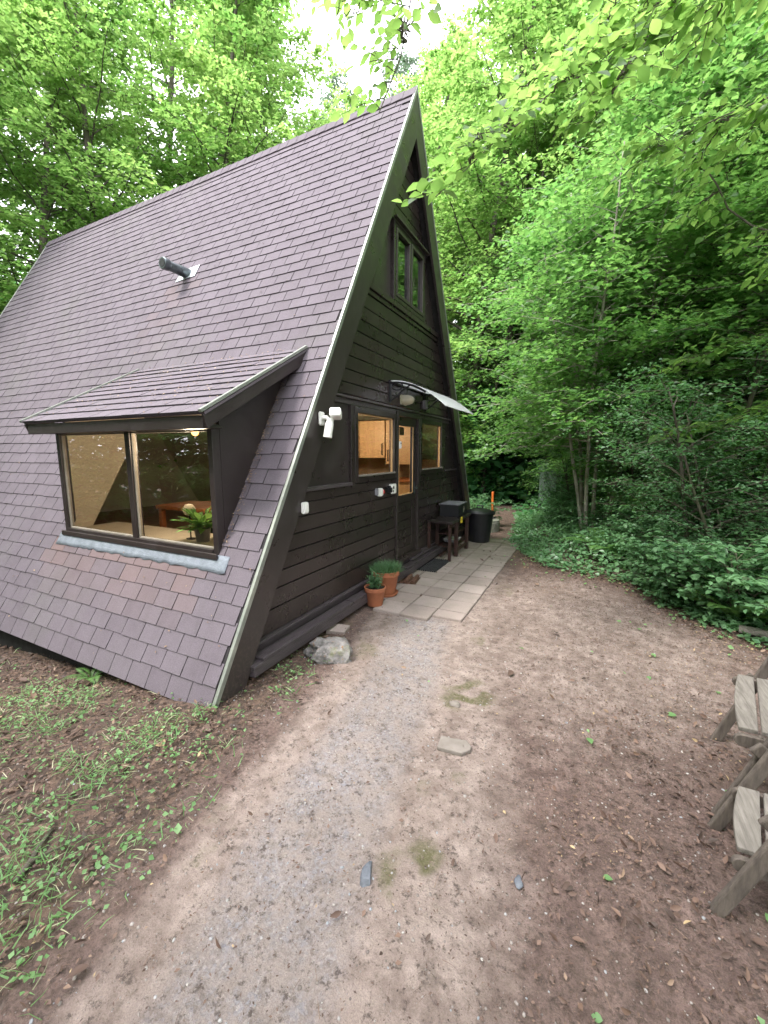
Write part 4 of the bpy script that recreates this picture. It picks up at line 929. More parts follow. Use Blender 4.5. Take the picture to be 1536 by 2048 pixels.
# ------------------------------------------------------------------ trees and shrubs
def branch_pts(rg, p0, az, el, L, n=6, droop=.25, wob=.12):
    p = np.array(p0, float); pts = [p.copy()]; a, e_ = az, el
    for i in range(n):
        a += rg.normal(0, wob); e_ += rg.normal(0, wob*.6)-droop/n
        p = p+np.array([math.cos(a)*math.cos(e_), math.sin(a)*math.cos(e_), math.sin(e_)])*L/n; pts.append(p.copy())
    return np.array(pts)
def tree_parts(seed, H=14, base=2, R=3.2, nb=50, tw=14, nl=16, leaf=.10, trunk_r=.16, lean=.05, profile='broad', twl=.9, mat='leaf', bark='bark', stems=1, flat=.55, droop=.3, shape=KITE, spread=0.):
    rg = np.random.default_rng(seed)
    tm = MB(); Ps, Ds, Ns, Ls = [], [], [], []
    for s in range(stems):
        az0 = rg.random()*6.28; ln = lean+(spread*(.4+rg.random()) if stems > 1 else 0); n = 10
        off = np.array([math.cos(az0), math.sin(az0), 0])*(.15 if stems > 1 else 0)
        Hs = H*(1 if s == 0 else rg.uniform(.75, 1.))
        tp = [off.copy()-np.array([0, 0, .3])]; d = np.array([math.cos(az0)*ln, math.sin(az0)*ln, 1.])
        for i in range(n):
            d = d+np.append(rg.normal(0, .035, 2), 0); d /= np.linalg.norm(d); tp.append(tp[-1]+d*(Hs+.3)/n)
        tp = np.array(tp); tr = [trunk_r*(1.25 if i == 0 else 1)*(1-.9*(i/n)**.9)+.006 for i in range(n+1)]
        tm.tube([tuple(q) for q in tp], tr, 8)
        for b in range(nb//stems):
            t = ((b+rg.random())/(nb//stems)); hz = base+(Hs*.98-base)*t
            k_ = (hz+.3)/(Hs+.3)*n; i0 = min(int(k_), n-1); p0 = tp[i0]+(tp[i0+1]-tp[i0])*(k_-i0)
            if profile == 'broad': pf = math.sin(math.pi*min(1, .22+.78*t))**.6*(1 if t < .8 else .8)
            elif profile == 'column': pf = .55+.45*math.sin(math.pi*t)
            else: pf = 1-.8*t
            Lb = R*max(.18, pf)*rg.uniform(.65, 1.15); az = b*2.4+rg.normal(0, .4); el = rg.uniform(.15, .6)+.5*t
            bp = branch_pts(rg, p0, az, el, Lb, 6, droop+.25, .13)
            r0 = min(.045, max(.008, trunk_r*.28*(1-t)+.006)); tm.tube([tuple(q) for q in bp], [r0*(1-.85*i/6) for i in range(7)], 4, cap=False)
            for w in range(tw):
                tt = .18+.82*(w+rg.random())/tw; kk = tt*6; i1 = min(int(kk), 5); q0 = bp[i1]+(bp[i1+1]-bp[i1])*(kk-i1); dd = bp[i1+1]-bp[i1]
                side = 1 if w % 2 else -1; a_ = math.atan2(dd[1], dd[0])+side*rg.uniform(.5, 1.25); Lt = twl*(1.15-.6*tt)*rg.uniform(.5, 1.2); e2 = rg.normal(.02, .22)
                tdir = np.array([math.cos(a_)*math.cos(e2), math.sin(a_)*math.cos(e2), math.sin(e2)])
                if w % 3 == 0: tm.tube([tuple(q0), tuple(q0+tdir*Lt*.5), tuple(q0+tdir*Lt-np.array([0, 0, .06*Lt]))], [.006, .004, .002], 3, cap=False)
                m_ = nl; ss = (np.arange(m_)+rg.random(m_)*.8)/m_; pp = q0+tdir*Lt*ss[:, None]; pp[:, 2] -= .12*Lt*ss**2
                pp += rg.normal(0, .035, pp.shape)
                sd_ = np.where(np.arange(m_) % 2, 1, -1)*rg.uniform(.4, 1.2, m_)
                D = np.stack([np.cos(a_+sd_), np.sin(a_+sd_), rg.normal(-.12, .25, m_)], 1)
                N_ = np.stack([rg.normal(0, flat, m_), rg.normal(0, flat, m_), np.ones(m_)], 1)
                Ps.append(pp); Ds.append(D); Ns.append(N_); Ls.append(leaf*rg.uniform(.6, 1.2, m_))
    P_ = np.concatenate(Ps); D_ = np.concatenate(Ds); N_ = np.concatenate(Ns); L_ = np.concatenate(Ls)
    c = P_*.55; cl = np.sin(c[:, 0]*1.7+seed)*np.sin(c[:, 1]*1.9+1)*np.sin(c[:, 2]*2.1+2)
    tint = np.clip(.45+.28*cl+rg.normal(0, .2, len(P_)), 0, 1)
    V_, F_, T_ = leaves(P_, D_, N_, L_, shape, .66, tint)
    return tm, V_, F_, T_, mat, bark
PROTO = {}
def proto(key, **kw):
    tm, V_, F_, T_, mat, bark = tree_parts(**kw)
    a = tm.build('trunk', M[bark], None, fix=False); b = npmesh('crown', V_, F_, M[mat], None, T_)
    ma, mb_ = a.data, b.data; bpy.data.objects.remove(a); bpy.data.objects.remove(b); PROTO[key] = (ma, mb_)
def place(key, x, y, label, cat='tree', group=None, name='tree', rz=0, sc=1., z=None, sz=None):
    e = empty(name, (x, y, float(hgt(x, y)) if z is None else z), rz, label=label, cat=cat, group=group); e.scale = (sc, sc, sz or sc)
    for nm, me in zip(('trunk', 'crown') if cat != 'shrub' else ('stems', 'foliage'), PROTO[key]):
        o = bpy.data.objects.new(nm, me); COL.objects.link(o); o.parent = e
        if nm == 'trunk': pass
    return e
CX, CY = 2.017, -1.635
def at(px, d):
    """ground point in the direction of photo column px (at eye level), d metres off"""
    k_ = (px-768)/820.04; v = CF+CR*k_; v.z = 0; v.normalize(); return CX+v.x*d, CY+v.y*d
proto('beechA', seed=1, H=15, base=1.0, R=3.4, nb=84, tw=17, nl=20, leaf=.125)
proto('beechB', seed=2, H=13, base=.8, R=3.1, nb=80, tw=17, nl=20, leaf=.12)
proto('beechC', seed=3, H=17, base=1.8, R=3.8, nb=86, tw=17, nl=20, leaf=.135, trunk_r=.2)
proto('under', seed=4, H=6.5, base=.5, R=2.2, nb=64, tw=14, nl=17, leaf=.095, trunk_r=.06, profile='column', mat='leafmid')
proto('hazel', seed=5, H=6.8, base=1.5, R=2.0, nb=210, tw=12, nl=15, leaf=.10, trunk_r=.034, stems=7, spread=.11, mat='leafmid', bark='palebark')
proto('birch', seed=6, H=17, base=5, R=2.1, nb=60, tw=11, nl=12, leaf=.13, trunk_r=.12, mat='birchleaf', bark='palebark', lean=.06, flat=1.)
proto('shrub', seed=7, H=2.6, base=.15, R=1.25, nb=90, tw=11, nl=15, leaf=.05, trunk_r=.03, stems=5, spread=.25, profile='column', twl=.45, mat='leafsmall')
proto('bramble', seed=8, H=1.3, base=.1, R=1.0, nb=40, tw=7, nl=8, leaf=.125, trunk_r=.012, stems=4, spread=.3, profile='column', twl=.42, mat='ivy', flat=.35, shape=OVAL)
proto('pole', seed=9, H=12, base=6.5, R=2.2, nb=30, tw=12, nl=14, leaf=.12, trunk_r=.11)
rt = random.Random(21)
# wood to the right of the house, front row
right = [(965, 13.5, 'under', 1.15), (1000, 14.5, 'beechA', 1.15), (915, 14.5, 'beechB', 1.28), (1080, 15, 'beechB', 1), (1150, 12.5, 'under', 1.1), (1260, 11, 'beechB', .95), (1330, 9.0, 'under', 1.1), (1400, 12, 'beechA', .95),
         (1480, 8.5, 'under', 1.15), (1560, 10.5, 'beechA', .9), (1640, 7.5, 'under', 1.), (1220, 15, 'beechC', .95), (1700, 9.5, 'beechB', 1), (1060, 20, 'beechC', 1.1), (1110, 13.2, 'under', .95), (1225, 10.4, 'under', .85), (1285, 8.2, 'under', .72), (1440, 7.2, 'under', .75)]
lab = {'beechA': 'tall bright green beech', 'beechB': 'broad bright green beech', 'beechC': 'largest spreading beech', 'under': 'slender leafy understorey tree', 'pole': 'bare-stemmed young tree'}
wh = {965: 'just right of the house gable', 1000: 'where the trail enters the wood', 915: 'directly behind the gable apex', 1080: 'above the utility cabinets', 1150: 'left of the pale hazel stems', 1260: 'right behind the pale hazel stems', 1330: 'between the hazel and the dark shrub', 1400: 'rising above the dark small-leaved shrub', 1480: 'leaning over the dark shrub', 1560: 'at the right picture edge', 1640: 'just outside the right edge', 1220: 'far behind the hazel clump', 1700: 'beyond the right edge', 1060: 'deep in the wood beyond the trail', 1110: 'over the brambles by the utility cabinets', 1225: 'close behind the pale hazel stems', 1285: 'just right of the large fern', 1440: 'over the dark shrub near the right edge'}
for px, d, key, sc in right:
    x, y = at(px, d); place(key, x, y, lab[key]+' '+wh[px], group='trees of the wood on the right', rz=rt.uniform(0, 6.28), sc=sc)
# deeper wood
for i in range(26):
    px = 850+i*34+rt.uniform(-20, 20); d = rt.uniform(17, 32); x, y = at(px, d)
    place(rt.choice(['beechA', 'beechC', 'beechB']), x, y, 'background beech deep in the wood beyond the first row of trees', group='background trees of the wood', rz=rt.uniform(0, 6.28), sc=rt.uniform(.9, 1.25))
for i in range(16):
    px = 930+i*42+rt.uniform(-15, 15); d = rt.uniform(14, 24); x, y = at(px, d)
    place('under', x, y, 'leafy undergrowth tree deep in the shade of the wood', group='undergrowth trees of the wood', rz=rt.uniform(0, 6.28), sc=rt.uniform(.8, 1.2))
for i in range(14):
    px = 960+i*14+rt.uniform(-6, 6) if i < 9 else 1400+i*14; d = rt.uniform(12.5, 20); x, y = at(px, d)
    place('pole', x, y, 'thin dark trunk standing in the shade where the trail disappears', group='thin dark trunks along the trail', rz=rt.uniform(0, 6.28), sc=rt.uniform(.8, 1.1))
# hazel clump
x, y = at(1188, 8.3); place('hazel', x, y, 'multi-stemmed hazel clump with pale bare stems right of the trail', 'tree', name='hazel_tree', rz=.6)
# left, behind the house
left = [(-140, 13, 'beechA', .9), (-20, 14.5, 'beechB', 1.1), (90, 13.5, 'beechB', 1.0), (180, 16.5, 'beechC', 1.0), (270, 14, 'beechA', 1.0), (370, 16, 'beechC', 1.0), (440, 14.2, 'beechB', 1.12), (530, 14.2, 'beechA', 1.05), (20, 19, 'beechC', 1.), (250, 21, 'beechC', 1.1), (480, 20, 'beechC', 1.1), (-260, 15, 'beechC', .9)]
for i, (px, d, key, sc) in enumerate(left):
    x, y = at(px, d); place(key, x, y, lab[key]+' behind the roof, '+['outside the left edge', 'at the far left edge', 'over the far roof corner', 'second row at upper left', 'behind the middle of the left crowns', 'behind the flue', 'above the middle of the ridge', 'left of the sky gap', 'rear row at far left', 'rear row at left centre', 'rear row near the sky gap', 'well outside the left edge'][i], group='trees behind the house', rz=rt.uniform(0, 6.28), sc=sc)
# lower trees below the sky gap and the thin birches in it
for i, (px, d, key, sc) in enumerate([(650, 19, 'beechB', 1.12), (720, 21, 'beechA', 1.10), (790, 18, 'beechB', 1.22), (590, 24, 'beechB', 1.4), (860, 21, 'beechA', 1.28)]):
    x, y = at(px, d); place(key, x, y, 'pale yellow-green tree top '+['left of the thin birch stem', 'right of the thin birch stem', 'just left of the gable apex', 'far below the sky gap', 'far behind the gable apex'][i], group='tree tops showing over the ridge', rz=rt.uniform(0, 6.28), sc=sc)
x, y = at(668, 25); place('birch', x, y, 'thin pale birch leaning into the sky gap above the ridge', name='birch_tree', rz=2.4, sc=1.35)
x, y = at(735, 27); place('birch', x, y, 'upright sparse birch right of the leaning one in the sky gap', name='birch_tree', rz=.5, sc=1.35)
# behind the camera and left of it: they show only in the panes
for i, (x, y, key) in enumerate([(-9, -7, 'beechA'), (-5, -9.5, 'beechB'), (-1.5, -8.5, 'beechC'), (2.5, -11, 'beechA'), (-7, -12, 'beechC'), (-3.2, -6.6, 'under'), (-7.2, -6.8, 'under'), (-12, -3, 'beechB'), (7.5, -6, 'beechA'), (10.5, 0, 'beechB'), (9.0, 4.5, 'beechC'), (-.5, -6.5, 'under'), (-10.5, -9.5, 'under'), (-8, -4.6, 'under'), (-5.6, -4.9, 'under'), (-10.5, -3.2, 'under'), (-9.5, -5.6, 'beechB'), (-13, -6, 'beechA')]):
    place(key, x, y, ('beech' if key != 'under' else 'understorey tree')+' standing behind the viewpoint, mirrored in the window panes', group='trees behind the viewpoint', rz=rt.uniform(0, 6.28))
# shrubs
for i, (px, d, key, sc, lb) in enumerate([(1410, 6.6, 'shrub', .95, 'dense dark small-leaved shrub at the right of the clearing'), (1530, 6.0, 'shrub', .9, 'second dense small-leaved shrub cut by the right edge'), (1310, 8.2, 'shrub', .8, 'low small-leaved shrub left of the dense dark one'), (1150, 10.5, 'shrub', .7, 'low shrub left of the pale hazel stems'), (1460, 9.0, 'shrub', 1.2, 'tall small-leaved shrub behind the dense dark one')]):
    x, y = at(px, d); place(key, x, y, lb, 'shrub', 'small-leaved shrubs', 'shrub', rt.uniform(0, 6.28), sc)
for i, (px, d, sc, lb) in enumerate([(1440, 5.0, .5, 'leafy bramble spilling onto the soil near the right edge'), (1520, 5.1, .62, 'broad-leaved bramble cut by the right edge'), (1340, 5.9, .52, 'bramble between the fern and the right-hand shrub'), (1262, 6.9, .55, 'bramble beneath the hazel stems'), (1140, 8.6, .5, 'bramble beside the trail in front of the tall cabinet'), (1125, 10.6, .6, 'bramble at the foot of the utility cabinet'), (960, 9.3, .5, 'bramble behind the orange post, left of the trail'), (1380, 5.3, .4, 'small bramble left of the spilling one')]):
    x, y = at(px, d); place('bramble', x, y, lb, 'shrub', 'brambles along the clearing', 'bramble', rt.uniform(0, 6.28), sc)

# ------------------------------------------------------------------ overhanging branches near the camera: one tree to the right
rg = np.random.default_rng(77)
ot = empty('overhanging_beech', (6.2, 1.6, 0), label='near beech whose leafy branches hang into the top right of the view', cat='tree')
o0 = np.array([6.2, 1.6, 0]); tm = MB()
tm.tube([(0, 0, -.3), (.05, .02, 2), (-.05, .1, 4), (-.1, .1, 6.5), (0, 0, 9.5)], [.26, .22, .19, .15, .05], 12); tm.build('trunk', M['bark'], ot, fix=False)
mains = [[(6.1, 1.7, 4.6), (4.3, 2.4, 5.5), (2.9, 2.9, 5.75), (2.06, 2.87, 5.35), (1.74, 2.21, 4.5), (1.47, 1.76, 3.96), (1.26, 1.43, 3.64), (1.03, 1.06, 3.2)],
         [(6.1, 1.7, 5.0), (4.2, 2.9, 5.8), (2.54, 2.99, 5.45), (2.21, 2.47, 4.69), (2.05, 2.22, 4.34), (1.86, 1.93, 3.9)],
         [(6.1, 1.7, 3.6), (4.6, 3.0, 3.4), (3.53, 3.49, 3.45), (3.08, 3.42, 3.68), (2.74, 3.45, 4.24), (2.27, 3.53, 4.76)],
         [(6.1, 1.7, 5.2), (4.0, 1.3, 5.9), (2.2, 1.0, 5.4), (1.2, .85, 4.6), (1.0, .76, 4.16), (.98, .71, 3.92), (.94, .64, 3.61), (.88, .57, 3.4)],
         [(1.9, 1.0, 5.25), (1.2, .6, 4.5), (.85, .43, 3.98), (.78, .39, 3.85)],
         [(6.1, 1.7, 2.4), (4.48, 4.0, 2.5), (3.64, 4.11, 2.05), (3.06, 4.02, 1.9), (2.74, 3.96, 1.8)],
         [(6.1, 1.7, 3.0), (4.71, 5.0, 3.3), (3.59, 4.79, 2.91), (2.75, 4.55, 2.6)],
         [(6.1, 1.7, 4.2), (4.4, 2.6, 4.4), (3.4, 2.9, 4.35), (2.7, 3.0, 4.3), (2.2, 2.9, 4.1)],
         [(6.1, 1.7, 4.8), (4.6, 2.2, 5.0), (3.5, 2.3, 4.9), (2.7, 2.3, 4.75), (2.2, 2.1, 4.6)],
         [(6.1, 1.7, 5.6), (4.5, 3.4, 6.1), (3.2, 3.7, 5.9), (2.4, 3.5, 5.4), (1.9, 3.2, 5.0)],
         [(6.1, 1.7, 3.3), (5.0, 2.8, 3.6), (4.0, 3.0, 3.9), (3.3, 3.1, 4.1)]]
dens = [1.0, 1.0, .55, .55, .5, .7, .8, 1.0, .9, 1.0, .9]
tstart = [.35, .4, .25, .62, .45, .3, .3, .25, .25, .3, .3]
Ps, Ds, Ns, Ls = [], [], [], []
lat = []; tw_all = MB()
for pts, dn, ts in zip(mains, dens, tstart):
    A = np.array(pts); seg = np.linalg.norm(np.diff(A, axis=0), axis=1); cum = np.concatenate([[0], np.cumsum(seg)]); T = cum[-1]
    for w in range(int(T*2.4*dn)):
        s_ = T*(ts+.02+(.93-ts)*(w+rg.random())/max(1, int(T*2.4*dn))); q0 = np.array([np.interp(s_, cum, A[:, k_]) for k_ in range(3)]); q1 = np.array([np.interp(min(s_+.1, T), cum, A[:, k_]) for k_ in range(3)])-q0
        a_ = math.atan2(q1[1], q1[0])+(1 if w % 2 else -1)*rg.uniform(.5, 1.1); L_ = rg.uniform(.35, .85)*(1.15-.55*s_/T)
        ps = [q0]; el = rg.uniform(-.25, .3)
        for j in range(4): el -= .16; ps.append(ps[-1]+np.array([math.cos(a_)*math.cos(el), math.sin(a_)*math.cos(el), math.sin(el)])*L_/4)
        lat.append([tuple(q) for q in ps])
nm_ = len(mains); mains += lat; dens += [1.15]*len(lat); tstart += [.12]*len(lat)
for ib, (pts, dn, ts) in enumerate(zip(mains, dens, tstart)):
    A = np.array(pts)-o0; seg = np.linalg.norm(np.diff(A, axis=0), axis=1); cum = np.concatenate([[0], np.cumsum(seg)]); T = cum[-1]
    fine = np.array([[np.interp(s, cum, A[:, k_]) for k_ in range(3)] for s in np.linspace(0, T, 22)]); fine[1:-1] += rg.normal(0, .012, fine[1:-1].shape)
    br0 = .03 if ib < nm_ else .006; mb = MB(); mb.tube([tuple(q) for q in fine], [br0*(1-i/21)**1.3+.003 for i in range(22)], 6 if ib < nm_ else 4)
    ntw = int(T*13*dn)
    for w in range(ntw):
        s = T*(ts+(1-ts)*(w+rg.random())/ntw); q0 = np.array([np.interp(s, cum, A[:, k_]) for k_ in range(3)]); q1 = np.array([np.interp(min(s+.05, T), cum, A[:, k_]) for k_ in range(3)])-q0
        if np.linalg.norm(q1) < 1e-4: q1 = A[-1]-A[-2]
        a_ = math.atan2(q1[1], q1[0])+(1 if w % 2 else -1)*rg.uniform(.35, 1.2); Lt = (rg.uniform(.15, .5) if ib < nm_ else rg.uniform(.08, .26))*(1.2-.5*s/T); el = rg.normal(-.25, .25)
        td = np.array([math.cos(a_)*math.cos(el), math.sin(a_)*math.cos(el), math.sin(el)])
        mb.tube([tuple(q0), tuple(q0+td*Lt*.5+np.array([0, 0, .01])), tuple(q0+td*Lt)], [.0032, .0024, .0012], 4, cap=False)
        m_ = max(3, int(Lt/.042)); ss = (np.arange(m_)+.6)/m_; pp = q0+td*Lt*ss[:, None]
        sd_ = np.where(np.arange(m_) % 2, 1, -1)*rg.uniform(.5, 1.1, m_); sd_[-1] *= .2
        D = np.stack([np.cos(a_+sd_), np.sin(a_+sd_), rg.normal(-.45, .3, m_)], 1)
        Ps.append(pp); Ds.append(D); Ns.append(np.stack([rg.normal(0, .45, m_), rg.normal(0, .45, m_), np.ones(m_)], 1)); Ls.append(rg.uniform(.06, .125, m_)*(.68 if (q0+o0)[0] < 1.35 and (q0+o0)[1] < 1.0 else 1))
    if ib < nm_: mb.build('branch', M['bark'], ot, fix=False)
    else: tw_all.v, tw_all.f, tw_all.tint, tw_all.smooth = tw_all.v, tw_all.f, tw_all.tint, tw_all.smooth; b0 = len(tw_all.v); tw_all.v += mb.v; tw_all.f += [[q+b0 for q in f_] for f_ in mb.f]; tw_all.tint += mb.tint; tw_all.smooth += mb.smooth
o_ = tw_all.build('twigs', M['bark'], ot, fix=False); o_['kind'] = 'stuff'
# upper crown, well above the view
for i in range(900):
    a_ = rg.random()*6.28; r_ = rg.random()*2.6; c0 = np.array([math.cos(a_)*r_+.5, math.sin(a_)*r_, 6.6+rg.random()*3.0]); m_ = 14
    Ps.append(c0+rg.normal(0, .22, (m_, 3))); Ds.append(rg.normal(0, 1, (m_, 3))*[1, 1, .3]); Ns.append(np.stack([rg.normal(0, .5, m_), rg.normal(0, .5, m_), np.ones(m_)], 1)); Ls.append(rg.uniform(.07, .11, m_))
V_, F_, T_ = leaves(np.concatenate(Ps), np.concatenate(Ds), np.concatenate(Ns), np.concatenate(Ls), OVAL, .66, rng=rg)
cr = npmesh('crown', V_, F_, M['leafnear'], ot, T_)

# ------------------------------------------------------------------ ferns
def fern(x, y, n, Lf, label, rz=0, seed=1):
    e = empty('fern', (x, y, float(hgt(x, y))), rz, label=label, cat='fern', group='ferns in the undergrowth')
    rg = np.random.default_rng(seed); mb = MB()
    for i in range(n):
        az = i*6.283/n+rg.normal(0, .2); L_ = Lf*rg.uniform(.75, 1.1); el0 = rg.uniform(.9, 1.25); pts = []; p = np.array([0., 0, 0]); el = el0
        Ps, Ds, Ns, Ls = [], [], [], []
        for s in range(26):
            d = np.array([math.cos(az)*math.cos(el), math.sin(az)*math.cos(el), math.sin(el)]); p = p+d*L_/26; el -= .055; pts.append(tuple(p))
            if s > 2:
                w = L_*.24*math.sin(math.pi*min(1, (s+1)/27))**.7*(1-.35*s/26); sidev = np.array([-math.sin(az), math.cos(az), 0])
                for sg in (-1, 1): Ps.append(p); Ds.append(sidev*sg+d*.35+np.array([0, 0, -.12])); Ns.append(np.cross(d, sidev)*-1+rg.normal(0, .1, 3)); Ls.append(w)
        V_, F_, T_ = leaves(np.array(Ps), np.array(Ds), np.array(Ns), np.array(Ls), KITE, .2, rng=rg)
        npmesh('frond', V_, F_, M['leafmid'], e, T_)
x, y = at(1224, 6.7); fern(x, y, 9, .85, 'large fern right of the hazel stems', seed=3)
x, y = at(1500, 4.9); fern(x, y, 8, .6, 'fern low at the right picture edge', seed=4)
x, y = at(1330, 6.6); fern(x, y, 7, .6, 'fern among the brambles right of the large fern', seed=6)
x, y = -1.3, -.02; fern(x, y, 6, .22, 'small fern growing under the eave', seed=8)

# ------------------------------------------------------------------ ground cover, weeds, litter, gravel
rg = np.random.default_rng(42)
def scatter(n, x0, x1, y0, y1, dens):
    x = rg.uniform(x0, x1, n); y = rg.uniform(y0, y1, n); k_ = rg.random(n) < dens(x, y); return x[k_], y[k_]
def cover(name, mat, n, box, dens, hfun, size, label=None, flat=.5, shape=KITE, width=.8, up=.1):
    x, y = scatter(n, *box, dens); m_ = len(x); z = hgt(x, y)+hfun(x, y)*rg.random(m_)**.7+.01
    a = rg.random(m_)*6.28; D = np.stack([np.cos(a), np.sin(a), rg.normal(up, .3, m_)], 1); N_ = np.stack([rg.normal(0, flat, m_), rg.normal(0, flat, m_), np.ones(m_)], 1)
    V_, F_, T_ = leaves(np.stack([x, y, z], 1), D, N_, size[0]+(size[1]-size[0])*rg.random(m_), shape, width, np.clip(.5*vnoise(x, y, 2.2)+.25+rg.normal(0, .2, m_), 0, 1))
    o = npmesh(name, V_, F_, M[mat], None, T_); o['kind'] = 'stuff'
    if label: o['label'] = label
    return o
def ch(x, y): d = vdist(x, y); return (.05+.30*sm(d/.9)+.22*sm((d-1)/2))*(.35+1.1*vnoise(x, y, 1.3))
cover('undergrowth', 'ivy', 90000, (-1.5, 7.5, 2.4, 9.5), lambda x, y: np.where(vdist(x, y) > 0, np.clip(vdist(x, y)/.12, .15, 1), 0)*(.4+.8*vnoise(x, y, 2)), ch, (.035, .085), 'low ivy and herbs covering the ground of the wood')
cover('far_undergrowth', 'leafdark', 60000, (-9, 14, 9, 22), lambda x, y: np.where(vdist(x, y) > 0, 1., 0)*(.35+.8*vnoise(x, y, 1.)), ch, (.08, .16), 'shaded herbs deeper in the wood')
# cut weeds left of the path
def wd(x, y):
    e_ = pc(y)-.46-x; base = sm(e_/.25)*sm((1.3-y)/.6); u_ = vnoise(x, y, 2.6)*.55+vnoise(x, y, 7)*.45
    under = sm((-.02-y)/.25); return base*np.clip((u_-.40)*3.2, .09, .85)*np.where(x < -.05, np.maximum(under, .05), 1)
cover('weeds', 'weed', 52000, (-7, .75, -2.2, 1.4), wd, lambda x, y: np.full(x.shape, .04), (.009, .028), 'low green weeds among the leaf litter', .6)
cover('grass', 'weed', 60000, (-7, .8, -2.2, 1.3), lambda x, y: wd(x, y)*np.clip((vnoise(x, y, 4)-.35)*3, .1, 1), lambda x, y: np.full(x.shape, .02), (.035, .09), 'cut grass blades strewn left of the path', 1.2, BLADE, .07, .5)
cover('clearing_weeds', 'weed', 9000, (.3, 4.2, -.9, 4.8), lambda x, y: np.clip(.004+.55*np.exp(-dpoly(x, y, VEG[:9], False)/.18)+.05*sm((x-2.2)/.8)*sm((1.8-y)/2), 0, 1)*(vnoise(x, y, 3) > .42)*(vdist(x, y) <= 0), lambda x, y: np.full(x.shape, .03), (.02, .05), 'stray ivy leaves on the bare soil', .4)
# dead leaf litter
inpav_ = lambda x, y: (x > -.25) & (x < 1.03) & (y > 1.88)
def ld_(x, y):
    e_ = pc(y)-.42-x; left_ = sm(e_/.3)*sm((1.8-y)/.6)*np.where(x < -.05, sm((.25-y)/.2), 1); edge = np.exp(-dpoly(x, y, VEG[:9], False)/.25)*.8
    rgt = .34*sm((x-1.6)/1.3)*sm((1.9-y)/2); return np.clip(left_*(.3+.8*vnoise(x+5, y, 2.3))+edge*.7+rgt+.02, 0, 1)*np.where(vdist(x, y) > .5, 0, 1)
cover('leaf_litter', 'dead', 150000, (-7, 4.3, -2.2, 5.2), ld_, lambda x, y: np.full(x.shape, .008), (.006, .026), 'brown dead leaves and chips on the soil', .35, KITE, .6, .0)
cover('mid_dead_leaves', 'dead', 70000, (-4, 4.0, -1.6, 4.9), lambda x, y: np.clip(ld_(x, y)*.5+.32*sm((x-1.7)/1.1)*sm((1.9-y)/1.6)*(.3+vnoise(x, y, 3.3)), .006, 1), lambda x, y: np.full(x.shape, .014), (.008, .042), 'curled brown leaf bits over the soil', 1.3, OVAL, .5, .25)
cover('pale_clippings', 'straw', 26000, (-7, .8, -2.2, 1.3), lambda x, y: wd(x, y)*.7+.03*(x < .4)*(y < 1), lambda x, y: np.full(x.shape, .03), (.02, .07), 'pale dry grass clippings among the weeds', 1.2, BLADE, .06, .3)
cover('soil_debris', 'dead', 150000, (-.6, 3.7, -1.3, 4.6), lambda x, y: np.where(inpav_(x, y), .02, np.clip(.10+.75*sm((x-pc(y)-.35)/1.2)*(.35+vnoise(x, y, 4)), 0, 1))*(vdist(x, y) < .3), lambda x, y: np.full(x.shape, .004), (.004, .015), 'fine dark debris trodden into the clearing', .8, KITE, .5, .0)
cover('large_dead_leaves', 'dead', 900, (-4, 4.0, -1.6, 4.6), ld_, lambda x, y: np.full(x.shape, .012), (.05, .09), 'larger curled dead leaves', .4, OVAL, .6, .1)
cover('green_fallen_leaves', 'weed', 420, (.6, 4.0, -1.2, 3.5), lambda x, y: .035+.4*sm((x-2)/.8)*sm((1.8-y)/1.5), lambda x, y: np.full(x.shape, .006), (.02, .055), 'single green leaves lying on the clearing', .2, OVAL, .8, .0)
# straw and twigs
n = 9000; x, y = scatter(n, -2, 3.6, -1.4, 3.8, lambda x, y: .25+.75*ld_(x, y)); m_ = len(x); a = rg.random(m_)*6.28
V_, F_, T_ = leaves(np.stack([x, y, hgt(x, y)+.006], 1), np.stack([np.cos(a), np.sin(a), rg.normal(.03, .06, m_)], 1), np.stack([rg.normal(0, .3, m_), rg.normal(0, .3, m_), np.ones(m_)], 1), rg.uniform(.012, .06, m_), BLADE, .03, .3+.6*rg.random(m_))
o = npmesh('straw', V_, F_, M['dead'], None, T_); o['kind'] = 'stuff'; o['label'] = 'thin straw and twig bits'
